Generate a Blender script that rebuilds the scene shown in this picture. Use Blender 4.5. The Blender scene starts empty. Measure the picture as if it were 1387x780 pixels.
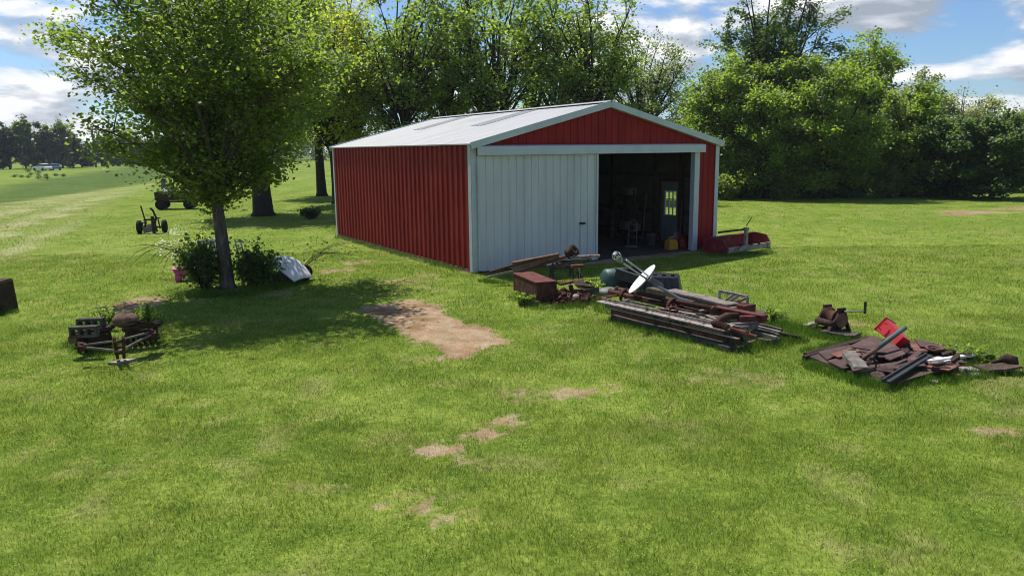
import bpy, math, random
import numpy as np
from mathutils import Vector, Matrix, Euler
random.seed(7)
R = math.radians
C = bpy.context.scene.collection
SC = bpy.context.scene
V = Vector

# ------------------------------------------------------------------ camera
FPX, PITCH, ROLL, CAMH = 1038.6, 0.177865, -0.0110213, 3.1128
cd = bpy.data.cameras.new('camera'); cam = bpy.data.objects.new('camera', cd); C.objects.link(cam)
cd.sensor_width = 36; cd.lens = FPX / 1387 * 36; cd.clip_end = 3000; cd.clip_start = 0.05
cam.matrix_world = Matrix.Translation((0, 0, CAMH)) @ Matrix.Rotation(math.pi/2 - PITCH, 4, 'X') @ Matrix.Rotation(ROLL, 4, 'Z')
SC.camera = cam

def _ray(px, py):
    X, Y = px - 693.5, py - 390
    cr, sr = math.cos(ROLL), math.sin(ROLL)
    X, Y = cr*X + sr*Y, -sr*X + cr*Y
    c, s = math.cos(PITCH), math.sin(PITCH)
    return V((X/FPX, c - Y/FPX*s, -s - Y/FPX*c))
def at(px, py, z=0.0):            # survey helper: where the line of sight meets the level z
    d = _ray(px, py); t = (z - CAMH)/d.z
    return V((0, 0, CAMH)) + d*t
def ray(px, py, Y):               # survey helper: where it meets the distance Y
    d = _ray(px, py); return V((0, 0, CAMH)) + d*(Y/d.y)

# ------------------------------------------------------------------ numpy noise
def _hash(ix, iy, s):
    h = (ix.astype(np.int64)*374761393 + iy.astype(np.int64)*668265263 + s*1442695041) & 0xffffffff
    h = ((h ^ (h >> 13))*1274126177) & 0xffffffff
    return ((h ^ (h >> 16)) & 0xffff)/65535.0
def vnoise(x, y, s=0):
    ix, iy = np.floor(x), np.floor(y); fx, fy = x-ix, y-iy
    fx = fx*fx*(3-2*fx); fy = fy*fy*(3-2*fy)
    a, b = _hash(ix, iy, s), _hash(ix+1, iy, s); c, d = _hash(ix, iy+1, s), _hash(ix+1, iy+1, s)
    return a + (b-a)*fx + (c-a)*fy + (a-b-c+d)*fx*fy
def fbm(x, y, s=0, o=4):
    r = 0; a = .5; t = 0
    for k in range(o):
        r = r + a*vnoise(x, y, s+k*17); t += a; a *= .55; x = x*2.03+3.1; y = y*2.03+1.7
    return r/t
def sstep(a, b, x):
    t = np.clip((x-a)/(b-a), 0, 1); return t*t*(3-2*t)
def lerp(a, b, t): return a + (np.asarray(b)-a)*t[..., None]

# ------------------------------------------------------------------ node helpers / materials
def new_mat(name):
    m = bpy.data.materials.new(name); m.use_nodes = True
    nt = m.node_tree; return m, nt, nt.nodes['Principled BSDF']
def N(nt, t, **k):
    n = nt.nodes.new(t)
    for a, b in k.items():
        if a in n.inputs.keys() if isinstance(a, str) else False: n.inputs[a].default_value = b
        else: setattr(n, a, b)
    return n
def L(nt, a, b): nt.links.new(a, b)
def col(c): return (c[0], c[1], c[2], 1)
def noise(nt, vec, scale, detail=4, rough=.55, dist=0):
    n = nt.nodes.new('ShaderNodeTexNoise'); n.inputs['Scale'].default_value = scale
    n.inputs['Detail'].default_value = detail; n.inputs['Roughness'].default_value = rough
    n.inputs['Distortion'].default_value = dist
    if vec is not None: L(nt, vec, n.inputs['Vector'])
    return n
def ramp(nt, fac, stops):
    r = nt.nodes.new('ShaderNodeValToRGB'); e = r.color_ramp.elements
    while len(e) < len(stops): e.new(.5)
    for i, (p, c) in enumerate(stops):
        e[i].position = p; e[i].color = col(c) if len(c) == 3 else c
    L(nt, fac, r.inputs['Fac']); return r
def mixc(nt, fac, a, b, mode='MIX'):
    m = nt.nodes.new('ShaderNodeMix'); m.data_type = 'RGBA'; m.blend_type = mode
    for s, v in ((0, fac), (6, a), (7, b)):
        if hasattr(v, 'links'): L(nt, v, m.inputs[s])
        else: m.inputs[s].default_value = v if s == 0 else col(v)
    return m.outputs[2]
def math_(nt, op, a, b=None, c=None):
    m = nt.nodes.new('ShaderNodeMath'); m.operation = op
    for i, v in enumerate((a, b, c)):
        if v is None: continue
        if hasattr(v, 'links'): L(nt, v, m.inputs[i])
        else: m.inputs[i].default_value = v
    return m.outputs[0]
def bump(nt, p, h, strength=.3, dist=.01):
    b = nt.nodes.new('ShaderNodeBump'); b.inputs['Strength'].default_value = strength; b.inputs['Distance'].default_value = dist
    L(nt, h, b.inputs['Height']); L(nt, b.outputs[0], p.inputs['Normal'])

def surf(name, stops, scale=6, rough=.8, metal=0, spec=.3, bmp=.3, bscale=40, stretch=None, speck=None):
    """weathered surface: noise-mixed base colours, fine bump, optional blotches of a second colour"""
    m, nt, p = new_mat(name)
    tc = nt.nodes.new('ShaderNodeTexCoord'); v = tc.outputs['Object']
    if stretch:
        mp = nt.nodes.new('ShaderNodeMapping'); mp.inputs['Scale'].default_value = stretch; L(nt, v, mp.inputs[0]); v = mp.outputs[0]
    n = noise(nt, v, scale, 6, .62, .3)
    n_ = len(stops)
    r = ramp(nt, n.outputs[0], [(.3+.4*i/max(1, n_-1), c) for i, c in enumerate(stops)])
    c = r.outputs[0]
    if speck:
        sc_, lo, cc = speck
        n3 = noise(nt, v, sc_, 5, .7); r3 = ramp(nt, n3.outputs[0], [(lo, (0, 0, 0)), (lo+.06, (1, 1, 1))])
        c = mixc(nt, r3.outputs[0], c, cc)
    L(nt, c, p.inputs['Base Color'])
    n2 = noise(nt, v, bscale, 4, .6)
    rr = math_(nt, 'MULTIPLY_ADD', n2.outputs[0], .3, rough-.15); L(nt, rr, p.inputs['Roughness'])
    p.inputs['Metallic'].default_value = metal; p.inputs['Specular IOR Level'].default_value = spec
    if bmp: bump(nt, p, n2.outputs[0], bmp, .006 if bscale > 5 else .03)
    return m

M = {}
M['red'] = surf('red_sheet_metal', [(.185, .007, .008), (.235, .010, .010), (.275, .02, .017)], 1.6, .6, 0, .2, .45, 2.2, (1, 1, .35), (2.6, .66, (.13, .016, .013)))
M['white'] = surf('white_sheet_metal', [(.44, .465, .48), (.51, .535, .55), (.56, .585, .595)], 1.2, .5, 0, .4, .3, 2.0, (1.5, 1.5, .3), (4.2, .69, (.34, .35, .35)))
M['trim'] = surf('white_trim', [(.41, .455, .49), (.50, .55, .59)], 3, .45, 0, .4, .05, 20, None, (5, .68, (.36, .33, .28)))
M['roof'] = surf('white_roof_metal', [(.32, .315, .31), (.385, .38, .37), (.43, .425, .415)], 1.1, .45, .1, .5, .05, 25, (.4, 1.6, 1), (2.2, .68, (.33, .32, .31)))
M['skylight'] = surf('skylight_plastic', [(.17, .18, .18), (.24, .25, .25)], 2, .4, 0, .5, .05)
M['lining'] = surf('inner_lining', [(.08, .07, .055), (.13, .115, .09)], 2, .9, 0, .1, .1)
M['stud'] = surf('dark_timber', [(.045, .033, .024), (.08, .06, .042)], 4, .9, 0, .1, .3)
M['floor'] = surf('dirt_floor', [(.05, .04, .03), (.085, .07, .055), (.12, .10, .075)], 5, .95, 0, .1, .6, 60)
M['rust'] = surf('rust', [(.03, .014, .011), (.075, .032, .022), (.135, .062, .04)], 9, .85, .1, .2, .5, 60, None, (14, .62, (.07, .05, .045)))
M['rust_red'] = surf('rusted_red_paint', [(.065, .018, .016), (.11, .028, .023), (.17, .06, .045)], 7, .75, 0, .25, .4, 50, None, (11, .6, (.09, .05, .04)))
M['rust_dark'] = surf('dark_rust', [(.022, .014, .012), (.05, .03, .024), (.085, .048, .036)], 10, .85, .1, .2, .5, 60)
M['rust_pale'] = surf('pale_rusty_steel', [(.13, .11, .1), (.30, .26, .23), (.40, .35, .31)], 6, .7, .1, .3, .4, 50, (1, 1, 1), (9, .56, (.17, .075, .045)))
M['timber'] = surf('grey_timber', [(.09, .078, .065), (.19, .165, .14), (.27, .235, .2)], 5, .9, 0, .1, .5, 60, (1, 1, 1), (12, .64, (.07, .06, .05)))
M['timber_dark'] = surf('darker_timber', [(.035, .03, .026), (.085, .072, .06), (.14, .12, .1)], 6, .9, 0, .1, .5, 60)  # darker grey-brown timber tone
M['timber_brown'] = surf('brown_timber', [(.09, .05, .036), (.16, .095, .07), (.23, .15, .115)], 5, .85, 0, .15, .4, 60)
M['siding'] = surf('brown_siding', [(.05, .03, .026), (.085, .05, .042), (.125, .078, .066)], 4, .75, 0, .25, .3, 50, None, (10, .66, (.22, .16, .13)))
M['siding_red'] = surf('reddish_siding', [(.12, .05, .038), (.19, .085, .062), (.25, .13, .1)], 4, .8, 0, .2, .3, 50)
M['black'] = surf('black_plastic', [(.008, .008, .009), (.02, .02, .021)], 5, .42, 0, .5, .15)
M['blackpaint'] = surf('faded_black_paint', [(.02, .02, .022), (.05, .05, .052)], 5, .6, 0, .4, .2)
M['rubber'] = surf('tyre_rubber', [(.012, .012, .012), (.028, .027, .026)], 9, .9, 0, .15, .3)
M['galv'] = surf('galvanized_tube', [(.34, .35, .35), (.48, .49, .49)], 9, .4, .6, .5, .1)
M['dish'] = surf('dish_paint', [(.66, .66, .65), (.74, .74, .73)], 3, .5, 0, .4, .03, 25, None, (6, .7, (.5, .48, .44)))
M['green'] = surf('green_plastic', [(.02, .055, .045), (.035, .085, .068)], 5, .5, 0, .4, .1)
M['greenpaint'] = surf('worn_green_paint', [(.06, .1, .085), (.11, .16, .135)], 8, .7, 0, .3, .3)
M['redplastic'] = surf('red_plastic', [(.45, .02, .022), (.58, .035, .04)], 3, .45, 0, .45, .05)
M['redpaint'] = surf('old_red_paint', [(.12, .012, .016), (.2, .02, .026), (.26, .05, .05)], 4, .6, 0, .35, .3, 40, None, (7, .66, (.1, .055, .04)))
M['concrete'] = surf('concrete_block', [(.045, .04, .034), (.085, .076, .064), (.14, .122, .1)], 9, .95, 0, .1, .7, 90)
M['whiteplastic'] = surf('white_plastic', [(.6, .6, .59), (.72, .72, .71)], 3, .5, 0, .4, .05)
M['yellow'] = surf('yellow_plastic', [(.38, .2, .015), (.48, .27, .025)], 3, .5, 0, .4, .05)
M['pink'] = surf('pink_plastic', [(.55, .06, .25), (.68, .14, .36)], 4, .5, 0, .4, .05)
M['grey'] = surf('grey_door_paint', [(.16, .18, .2), (.22, .24, .26)], 3, .5, 0, .4, .08)
M['greymetal'] = surf('dull_grey_metal', [(.1, .1, .1), (.2, .2, .2)], 5, .6, .2, .3, .2)
M['terracotta'] = surf('orange_brick', [(.32, .14, .08), (.42, .2, .12)], 8, .9, 0, .1, .5)
M['stone'] = surf('pale_stone', [(.24, .22, .19), (.38, .35, .3)], 7, .9, 0, .1, .6)
M['bluepaint'] = surf('blue_car_paint', [(.02, .06, .2), (.03, .08, .26)], 3, .3, 0, .5, 0)
M['carwhite'] = surf('white_car_paint', [(.6, .6, .62), (.7, .7, .72)], 3, .3, 0, .5, 0)
M['glassdark'] = surf('dark_car_glass', [(.01, .012, .014), (.02, .022, .025)], 3, .15, 0, .5, 0)
def _glass():
    m, nt, p = new_mat('window_glass'); p.inputs['Base Color'].default_value = (.9, .95, .95, 1)
    p.inputs['Transmission Weight'].default_value = 1; p.inputs['Roughness'].default_value = .0; p.inputs['IOR'].default_value = 1.02
    return m
M['glass'] = _glass()

def bark(name, a, b):
    m, nt, p = new_mat(name)
    tc = nt.nodes.new('ShaderNodeTexCoord'); mp = nt.nodes.new('ShaderNodeMapping'); mp.inputs['Scale'].default_value = (9, 9, 1.6)
    L(nt, tc.outputs['Object'], mp.inputs[0]); n = noise(nt, mp.outputs[0], 2.2, 6, .65, .6)
    r = ramp(nt, n.outputs[0], [(.35, a), (.65, b)]); L(nt, r.outputs[0], p.inputs['Base Color'])
    p.inputs['Roughness'].default_value = .95; p.inputs['Specular IOR Level'].default_value = .1
    bump(nt, p, n.outputs[0], .8, .03); return m
M['bark'] = bark('bark_grey', (.055, .046, .037), (.16, .14, .115))
M['bark_dark'] = bark('bark_dark', (.02, .017, .014), (.06, .05, .042))

def leafmat(name, tint=1.0, trans=.45, gloss=.12):
    m, nt, p = new_mat(name)
    at_ = nt.nodes.new('ShaderNodeAttribute'); at_.attribute_name = 'col'
    nt.nodes.remove(p)
    d = nt.nodes.new('ShaderNodeBsdfDiffuse'); t = nt.nodes.new('ShaderNodeBsdfTranslucent'); g = nt.nodes.new('ShaderNodeBsdfGlossy')
    g.inputs['Roughness'].default_value = .62; g.inputs['Color'].default_value = (.4, .4, .4, 1)
    L(nt, at_.outputs['Color'], d.inputs['Color'])
    tcx = mixc(nt, 1.0, at_.outputs['Color'], (1.45*tint, 1.45*tint, .7*tint), 'MULTIPLY'); L(nt, tcx, t.inputs['Color'])
    m1 = nt.nodes.new('ShaderNodeMixShader'); m1.inputs[0].default_value = trans; L(nt, d.outputs[0], m1.inputs[1]); L(nt, t.outputs[0], m1.inputs[2])
    fr = nt.nodes.new('ShaderNodeFresnel'); fr.inputs[0].default_value = 1.35
    f2 = math_(nt, 'MULTIPLY', fr.outputs[0], gloss*3)
    m2 = nt.nodes.new('ShaderNodeMixShader'); L(nt, f2, m2.inputs[0]); L(nt, m1.outputs[0], m2.inputs[1]); L(nt, g.outputs[0], m2.inputs[2])
    L(nt, m2.outputs[0], nt.nodes['Material Output'].inputs['Surface']); return m
M['leaf'] = leafmat('leaf', 1.5, .58, .05)
M['grass'] = leafmat('grass_blade', 1.0, .35, .04)
M['petal'] = leafmat('petal', 1.0, .3, .05)

# ------------------------------------------------------------------ mesh helpers
def tag(o, label=None, cat=None, group=None, kind=None):
    if label: o['label'] = label
    if cat: o['category'] = cat
    if group: o['group'] = group
    if kind: o['kind'] = kind
    return o
def empty(name, loc, rz=0, label=None, cat=None, group=None):
    o = bpy.data.objects.new(name, None); C.objects.link(o); o.empty_display_size = .2
    o.location = loc; o.rotation_euler = (0, 0, rz); return tag(o, label, cat, group)
def link_mesh(me, name, mat, parent=None):
    o = bpy.data.objects.new(name, me); C.objects.link(o)
    if mat: me.materials.append(mat)
    if parent: o.parent = parent
    return o

class MB:
    def __init__(s): s.v = []; s.f = []; s.smooth = False
    def add(s, vs, fs):
        b = len(s.v); s.v += [tuple(x) for x in vs]; s.f += [tuple(i+b for i in f) for f in fs]; return s
    def hexa(s, p):   # 8 points: bottom ring 0-3, top ring 4-7
        return s.add(p, [(0, 3, 2, 1), (4, 5, 6, 7), (0, 1, 5, 4), (1, 2, 6, 5), (2, 3, 7, 6), (3, 0, 4, 7)])
    def box(s, c, d, m=None):
        x, y, z = d[0]/2, d[1]/2, d[2]/2
        p = [V(q) for q in ((-x, -y, -z), (x, -y, -z), (x, y, -z), (-x, y, -z), (-x, -y, z), (x, -y, z), (x, y, z), (-x, y, z))]
        if m is not None: p = [m @ q for q in p]
        return s.hexa([q + V(c) for q in p])
    def bar(s, p, q, w, h, up=(0, 0, 1), jit=0, n=1):
        p, q = V(p), V(q); d = (q-p).normalized(); side = d.cross(V(up)).normalized(); u = side.cross(d)
        ring = []
        for i in range(n+1):
            c = p.lerp(q, i/n) + V((random.uniform(-jit, jit), random.uniform(-jit, jit), random.uniform(-jit, jit)))
            a, b = side*w/2, u*h/2
            ring += [c-a-b, c+a-b, c+a+b, c-a+b]
        fs = [(0, 1, 2, 3), (4*n+3, 4*n+2, 4*n+1, 4*n)]
        for i in range(n):
            for k in range(4):
                fs.append((4*i+k, 4*i+4+k, 4*i+4+(k+1) % 4, 4*i+(k+1) % 4))
        return s.add(ring, fs)
    def tube(s, pts, rad, n=8, cap=True):
        pts = [V(p) for p in pts]; k = len(pts)
        if not hasattr(rad, '__len__'): rad = [rad]*k
        vs = []; pu = None
        for i, p in enumerate(pts):
            d = (pts[min(i+1, k-1)] - pts[max(i-1, 0)]).normalized()
            if pu is None:
                a = V((0, 0, 1)) if abs(d.z) < .9 else V((1, 0, 0)); u = d.cross(a).normalized()
            else: u = (pu - d*pu.dot(d)).normalized()
            pu = u; w = d.cross(u)
            for j in range(n):
                t = 2*math.pi*j/n; vs.append(p + (u*math.cos(t) + w*math.sin(t))*rad[i])
        fs = [(i*n+j, i*n+(j+1) % n, (i+1)*n+(j+1) % n, (i+1)*n+j) for i in range(k-1) for j in range(n)]
        if cap: fs += [tuple(range(n-1, -1, -1)), tuple((k-1)*n+j for j in range(n))]
        return s.add(vs, fs)
    def lathe(s, prof, m=None, n=20, sweep=2*math.pi, closed=True):
        vs = []; k = len(prof); cnt = n if sweep > 6.28 else n+1
        for j in range(cnt):
            t = sweep*j/n
            for r, z in prof:
                q = V((r*math.cos(t), r*math.sin(t), z)); vs.append(m @ q if m is not None else q)
        fs = []
        for j in range(n):
            j2 = (j+1) % cnt
            for i in range(k-1): fs.append((j*k+i, j2*k+i, j2*k+i+1, j*k+i+1))
        return s.add(vs, fs)
    def prism(s, poly, z0, z1, m=None):
        n = len(poly); p = [V((a, b, z0)) for a, b in poly] + [V((a, b, z1)) for a, b in poly]
        if m is not None: p = [m @ q for q in p]
        return s.add(p, [tuple(range(n-1, -1, -1)), tuple(range(n, 2*n))] + [(i, (i+1) % n, (i+1) % n+n, i+n) for i in range(n)])
    def build(s, name, mat, parent=None, smooth=False, bevel=0, origin=None):
        me = bpy.data.meshes.new(name)
        vs = s.v
        if origin is not None: vs = [(a-origin[0], b-origin[1], c-origin[2]) for a, b, c in vs]
        me.from_pydata(vs, [], s.f); me.update()
        if smooth or s.smooth:
            me.polygons.foreach_set('use_smooth', [True]*len(me.polygons))
        o = link_mesh(me, name, mat, parent)
        if origin is not None: o.location = origin
        if bevel:
            b = o.modifiers.new('bevel', 'BEVEL'); b.width = bevel; b.segments = 2; b.limit_method = 'ANGLE'
        return o
def fastmesh(name, verts, nper, cols=None):
    """verts (n*nper,3): n separate polygons of nper corners, with an optional colour per corner"""
    me = bpy.data.meshes.new(name); nv = len(verts); nf = nv//nper
    me.vertices.add(nv); me.vertices.foreach_set('co', verts.astype(np.float32).ravel())
    me.loops.add(nv); me.loops.foreach_set('vertex_index', np.arange(nv, dtype=np.int32))
    me.polygons.add(nf); me.polygons.foreach_set('loop_start', np.arange(0, nv, nper, dtype=np.int32))
    me.update(calc_edges=True)
    if cols is not None:
        a = me.color_attributes.new('col', 'FLOAT_COLOR', 'POINT')
        c4 = np.ones((nv, 4), np.float32); c4[:, :3] = cols; a.data.foreach_set('color', c4.ravel())
    return me
def top(name, mb, mat, label, cat, group=None, bevel=0, smooth=False):
    """a thing that is one mesh, its origin at its lowest middle"""
    a = np.array(mb.v); o = ((a[:, 0].min()+a[:, 0].max())/2, (a[:, 1].min()+a[:, 1].max())/2, a[:, 2].min())
    return tag(mb.build(name, mat, None, smooth, bevel, o), label, cat, group)
def basis(p, q, up=(0, 0, 1)):
    """matrix whose x runs p->q, z as near up as it can, at p"""
    p, q = V(p), V(q); x = (q-p).normalized(); y = V(up).cross(x).normalized(); z = x.cross(y)
    return Matrix(((x.x, y.x, z.x, p.x), (x.y, y.y, z.y, p.y), (x.z, y.z, z.z, p.z), (0, 0, 0, 1)))

# ------------------------------------------------------------------ sun, sky
AZ, EL = R(130.5), R(61)
sdir = V((math.cos(EL)*math.cos(AZ), math.cos(EL)*math.sin(AZ), math.sin(EL)))
sl = bpy.data.lights.new('sun', 'SUN'); sl.energy = 5.0; sl.angle = R(.53); sl.color = (1, .955, .88)
so = bpy.data.objects.new('sun', sl); C.objects.link(so); so.rotation_euler = sdir.to_track_quat('Z', 'Y').to_euler()
w = bpy.data.worlds.new('World'); SC.world = w; w.use_nodes = True; nt = w.node_tree
bg = nt.nodes['Background']; bg.inputs['Strength'].default_value = .066
sky = nt.nodes.new('ShaderNodeTexSky'); sky.sky_type = 'NISHITA'; sky.sun_disc = False
sky.sun_elevation = EL; sky.sun_rotation = math.pi/2 - AZ; sky.altitude = 300; sky.air_density = 1.0; sky.dust_density = .6; sky.ozone_density = 2.5
tc = nt.nodes.new('ShaderNodeTexCoord'); sx = nt.nodes.new('ShaderNodeSeparateXYZ'); L(nt, tc.outputs['Generated'], sx.inputs[0])
u = math_(nt, 'ARCTAN2', sx.outputs[0], sx.outputs[1])
vv = math_(nt, 'ARCSINE', sx.outputs[2])
def cvec(du, dv, ku, kv):
    a = math_(nt, 'MULTIPLY_ADD', u, ku, du*ku); b = math_(nt, 'MULTIPLY_ADD', vv, kv, dv*kv)
    cb = nt.nodes.new('ShaderNodeCombineXYZ'); L(nt, a, cb.inputs[0]); L(nt, b, cb.inputs[1]); cb.inputs[2].default_value = CLOUDSEED
    return cb.outputs[0]
CLOUDSEED = 3.7
def dens(du, dv):
    n1 = noise(nt, cvec(du, dv, 5.2, 15.0), 1.0, 7, .52, .25); return n1.outputs[0]
d0 = dens(0, 0); d1 = dens(-.006, .016)
mask = ramp(nt, d0, [(.45, (0, 0, 0)), (.56, (1, 1, 1))]); mask.color_ramp.interpolation = 'EASE'
lit = math_(nt, 'MULTIPLY_ADD', math_(nt, 'SUBTRACT', d0, d1), 7.0, .52)
lit = math_(nt, 'MULTIPLY_ADD', math_(nt, 'SUBTRACT', d0, .5), -1.1, lit)
cc = ramp(nt, lit, [(.1, (5.0, 5.7, 6.8)), (.5, (8.2, 8.8, 9.8)), (.85, (13.0, 13.0, 13.2))])
skyc = mixc(nt, 1.0, sky.outputs[0], (1.08, 1.32, 1.62), 'MULTIPLY')
mk = math_(nt, 'MULTIPLY', mask.outputs[0], ramp(nt, sx.outputs[2], [(.2, (1, 1, 1)), (.4, (.15, .15, .15))]).outputs[0])
fin = mixc(nt, mk, skyc, cc.outputs[0])
L(nt, fin, bg.inputs['Color'])
SC.view_settings.view_transform = 'Standard'; SC.view_settings.look = 'None'; SC.view_settings.exposure = 0.25; SC.view_settings.gamma = 1
SC.view_settings.use_curve_mapping = False
SC.render.engine = 'CYCLES'
SC.cycles.max_bounces = 6; SC.cycles.diffuse_bounces = 3; SC.cycles.transmission_bounces = 5; SC.cycles.transparent_max_bounces = 8
SC.cycles.caustics_reflective = False; SC.cycles.caustics_refractive = False
SC.cycles.use_denoising = True; SC.cycles.filter_width = 1.0

hz = MB().box((0, 150, 12), (1100, 900, 27)); hm = bpy.data.materials.new('haze_air'); hm.use_nodes = True; hn = hm.node_tree; hn.nodes.remove(hn.nodes['Principled BSDF'])
pv = hn.nodes.new('ShaderNodeVolumePrincipled'); pv.inputs['Color'].default_value = (.78, .88, 1, 1); pv.inputs['Density'].default_value = .00022; pv.inputs['Anisotropy'].default_value = .2
hn.links.new(pv.outputs[0], hn.nodes['Material Output'].inputs['Volume']); hzo = hz.build('haze', hm); tag(hzo, 'thin pale summer haze over the fields', 'haze', kind='stuff')
# ------------------------------------------------------------------ the ground: one sheet, colours of turf, soil, crop
def P2(px, py): q = at(px, py); return (q.x, q.y)
BARN_O = V((-0.9796, 19.5099, 0)); TH = .540255; BW, BD, BH, BR = 8.562, 10.787, 3.3, 1.077
E_ = np.array([math.cos(TH), math.sin(TH)]); N_ = np.array([-math.sin(TH), math.cos(TH)])
def barn_local(x, y):
    dx, dy = x-BARN_O.x, y-BARN_O.y
    return dx*E_[0]+dy*E_[1], dx*N_[0]+dy*N_[1]
def barn(x, y, z=0):
    return V((BARN_O.x + x*E_[0] + y*N_[0], BARN_O.y + x*E_[1] + y*N_[1], z))
def seg_poly_dist(x, y, poly):
    """signed distance to a polygon (inside negative)"""
    d = np.full(x.shape, 1e9); inside = np.zeros(x.shape, bool); n = len(poly)
    for i in range(n):
        ax, ay = poly[i]; bx, by = poly[(i+1) % n]
        ex, ey = bx-ax, by-ay; t = np.clip(((x-ax)*ex+(y-ay)*ey)/(ex*ex+ey*ey), 0, 1)
        d = np.minimum(d, np.hypot(x-ax-t*ex, y-ay-t*ey))
        c = (ay > y) != (by > y); inside ^= c & (x < (bx-ax)*(y-ay)/((by-ay) if by != ay else 1e-9)+ax)
    return np.where(inside, -d, d)
DIRT_POLYS = [[P2(*q) for q in ((480, 422), (515, 410), (560, 405), (590, 412), (612, 428), (655, 445), (690, 462), (664, 474), (640, 479), (610, 489), (585, 474), (562, 464), (535, 446), (505, 433))],
              [P2(*q) for q in ((146, 419), (162, 408), (190, 402), (217, 402), (219, 411), (196, 417), (168, 424), (150, 424))]]
SPOTS = [(587, 612, .34, .2, .75), (622, 619, .2, .12, .6), (652, 587, .3, .2, .72), (690, 570, .22, .18, .6), (558, 690, .5, .22, .72), (545, 672, .2, .14, .6), (640, 694, .2, .12, .5),
         (600, 706, .3, .1, .55), (760, 532, .75, .26, .62), (700, 545, .3, .15, .45), (540, 380, .75, .4, .6), (575, 372, .5, .35, .55), (1355, 583, .3, .1, .6), (455, 366, .9, .4, .8), (490, 356, .8, .35, .6),
         (1320, 288, 2.1, .8, 1.0), (1290, 291, 1.6, .35, .75), (1370, 283, 1.6, .7, .8), (335, 398, 1.2, .35, .5), (270, 408, .7, .3, .4), (460, 380, .5, .4, .5), (1010, 512, .9, .4, .4), (40, 515, .4, .2, .45), (230, 590, .6, .3, .4), (430, 665, .5, .25, .4),
         (1070, 330, .9, .3, .3), (1165, 437, .3, .2, .5), (770, 412, .8, .5, .6), (1325, 500, .5, .3, .6)]
SPW = [(P2(a, b), c, d, e) for a, b, c, d, e in SPOTS]
def dirt_mask(x, y):
    m = np.zeros(x.shape)
    nz = fbm(x*2.2, y*2.2, 5, 4); nf = fbm(x*9, y*9, 11, 3)
    for poly in DIRT_POLYS:
        d = seg_poly_dist(x, y, poly); m = np.maximum(m, sstep(.12, -.22, d - .06 + (nz-.5)*.6 + (nf-.5)*.42))
    for (cx, cy), rx, ry, s in SPW:
        ry2 = ry*1.7
        q = np.hypot((x-cx)/rx, (y-cy)/ry2)
        m = np.maximum(m, sstep(1.3, .1, q + (nz-.5)*1.6 + (nf-.5)*2.0)*min(1, s*1.12))
    bx, by = barn_local(x, y)
    inb = sstep(-.9, -.1, by + (nz-.5)*.8)*sstep(.02, .2, bx-3.4 + (nz-.5))*sstep(8.6, 8.0, bx + (nz-.5)*.8)
    m = np.maximum(m, inb*(by < BD))
    # thin bare strip along the side wall
    m = np.maximum(m, .5*sstep(.45, .05, np.abs(bx+.12) + (nz-.5)*.6)*(by > 0)*(by < BD))
    return np.clip(m, 0, 1)
def side(x, y, a, b):      # >0 to the left of a->b
    return ((b[0]-a[0])*(y-a[1]) - (b[1]-a[1])*(x-a[0]))/math.hypot(b[0]-a[0], b[1]-a[1])
LN1 = (P2(0, 345), P2(190, 263)); LN2 = (P2(0, 279), P2(200, 249)); LN3 = (P2(0, 257), P2(130, 233))
def zones(x, y):
    nz = fbm(x*.12, y*.12, 31, 3)-.5
    z1 = side(x, y, *LN1) + nz*3; z2 = side(x, y, *LN2) + nz*4; z3 = side(x, y, *LN3)+nz*5
    rough = sstep(-.8, .8, z1)*sstep(.5, -.5, z2); crop = sstep(-.5, .5, z2)*sstep(.8, -.8, z3)
    return rough, crop
def turf(x, y):
    """true colour of the turf at x,y"""
    a = fbm(x*.22, y*.22, 1, 3); b = fbm(x*.9, y*.9, 2, 4); c = fbm(x*3.1, y*3.1, 3, 3); s = fbm(x*1.5, y*1.5, 8, 4)
    base = np.zeros(x.shape+(3,)) + np.array((.156, .222, .030))
    base = lerp(base, (.200, .262, .043), sstep(.40, .66, a*.4+c*.6))
    base = lerp(base, (.112, .184, .026), sstep(.50, .66, 1-(.35*b+.65*c))*.45)
    base = lerp(base, (.27, .25, .105), sstep(.54, .74, .55*s+.45*c)*.5)              # dry, strawy
    rough, crop = zones(x, y)
    rows = .5+.5*np.sin(side(x, y, *LN1)*2*math.pi/2.6 + 5*b)*sstep(90, 30, np.hypot(x, y))
    base = lerp(base, lerp(np.zeros(x.shape+(3,))+np.array((.19, .245, .05)), (.33, .33, .15), sstep(.38, .66, .5*rows+.5*b)), rough)
    base = lerp(base, lerp(np.zeros(x.shape+(3,))+np.array((.075, .125, .022)), (.105, .145, .04), sstep(.4, .7, b)), crop)
    return base
SOIL = np.array((.37, .255, .15)); SOIL2 = np.array((.29, .175, .09))
def soil(x, y):
    b = fbm(x*1.7, y*1.7, 41, 4); c = fbm(x*7, y*7, 43, 3)
    return lerp(lerp(np.zeros(x.shape+(3,))+SOIL, SOIL2, sstep(.4, .65, b)), (.41, .335, .225), sstep(.5, .7, c)*.7)
def height(x, y):
    far = np.clip((np.hypot(x, y-20)-45)/60, 0, 1)
    return far*(fbm(x*.012+5, y*.012, 61, 2)-.5)*1.6 + (fbm(x*.5, y*.5, 63, 3)-.5)*.07*np.clip(1-np.hypot(x, y-20)/80, 0, 1)*(1-barn_in(x, y)) - .004*0
def barn_in(x, y):
    bx, by = barn_local(x, y); return sstep(-1, -.1, bx)*sstep(BW+1, BW+.1, bx)*sstep(-1, -.1, by)*sstep(BD+1, BD+.1, by)
def graded(lo, hi, st, end0, end1, g):
    a = list(np.arange(lo, hi, st)); s = st
    while a[-1] < end1: s *= g; a.append(a[-1]+s)
    s = st; b = [lo]
    while b[-1] > end0: s *= g; b.append(b[-1]-s)
    return np.array(b[:0:-1]+a)
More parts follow.
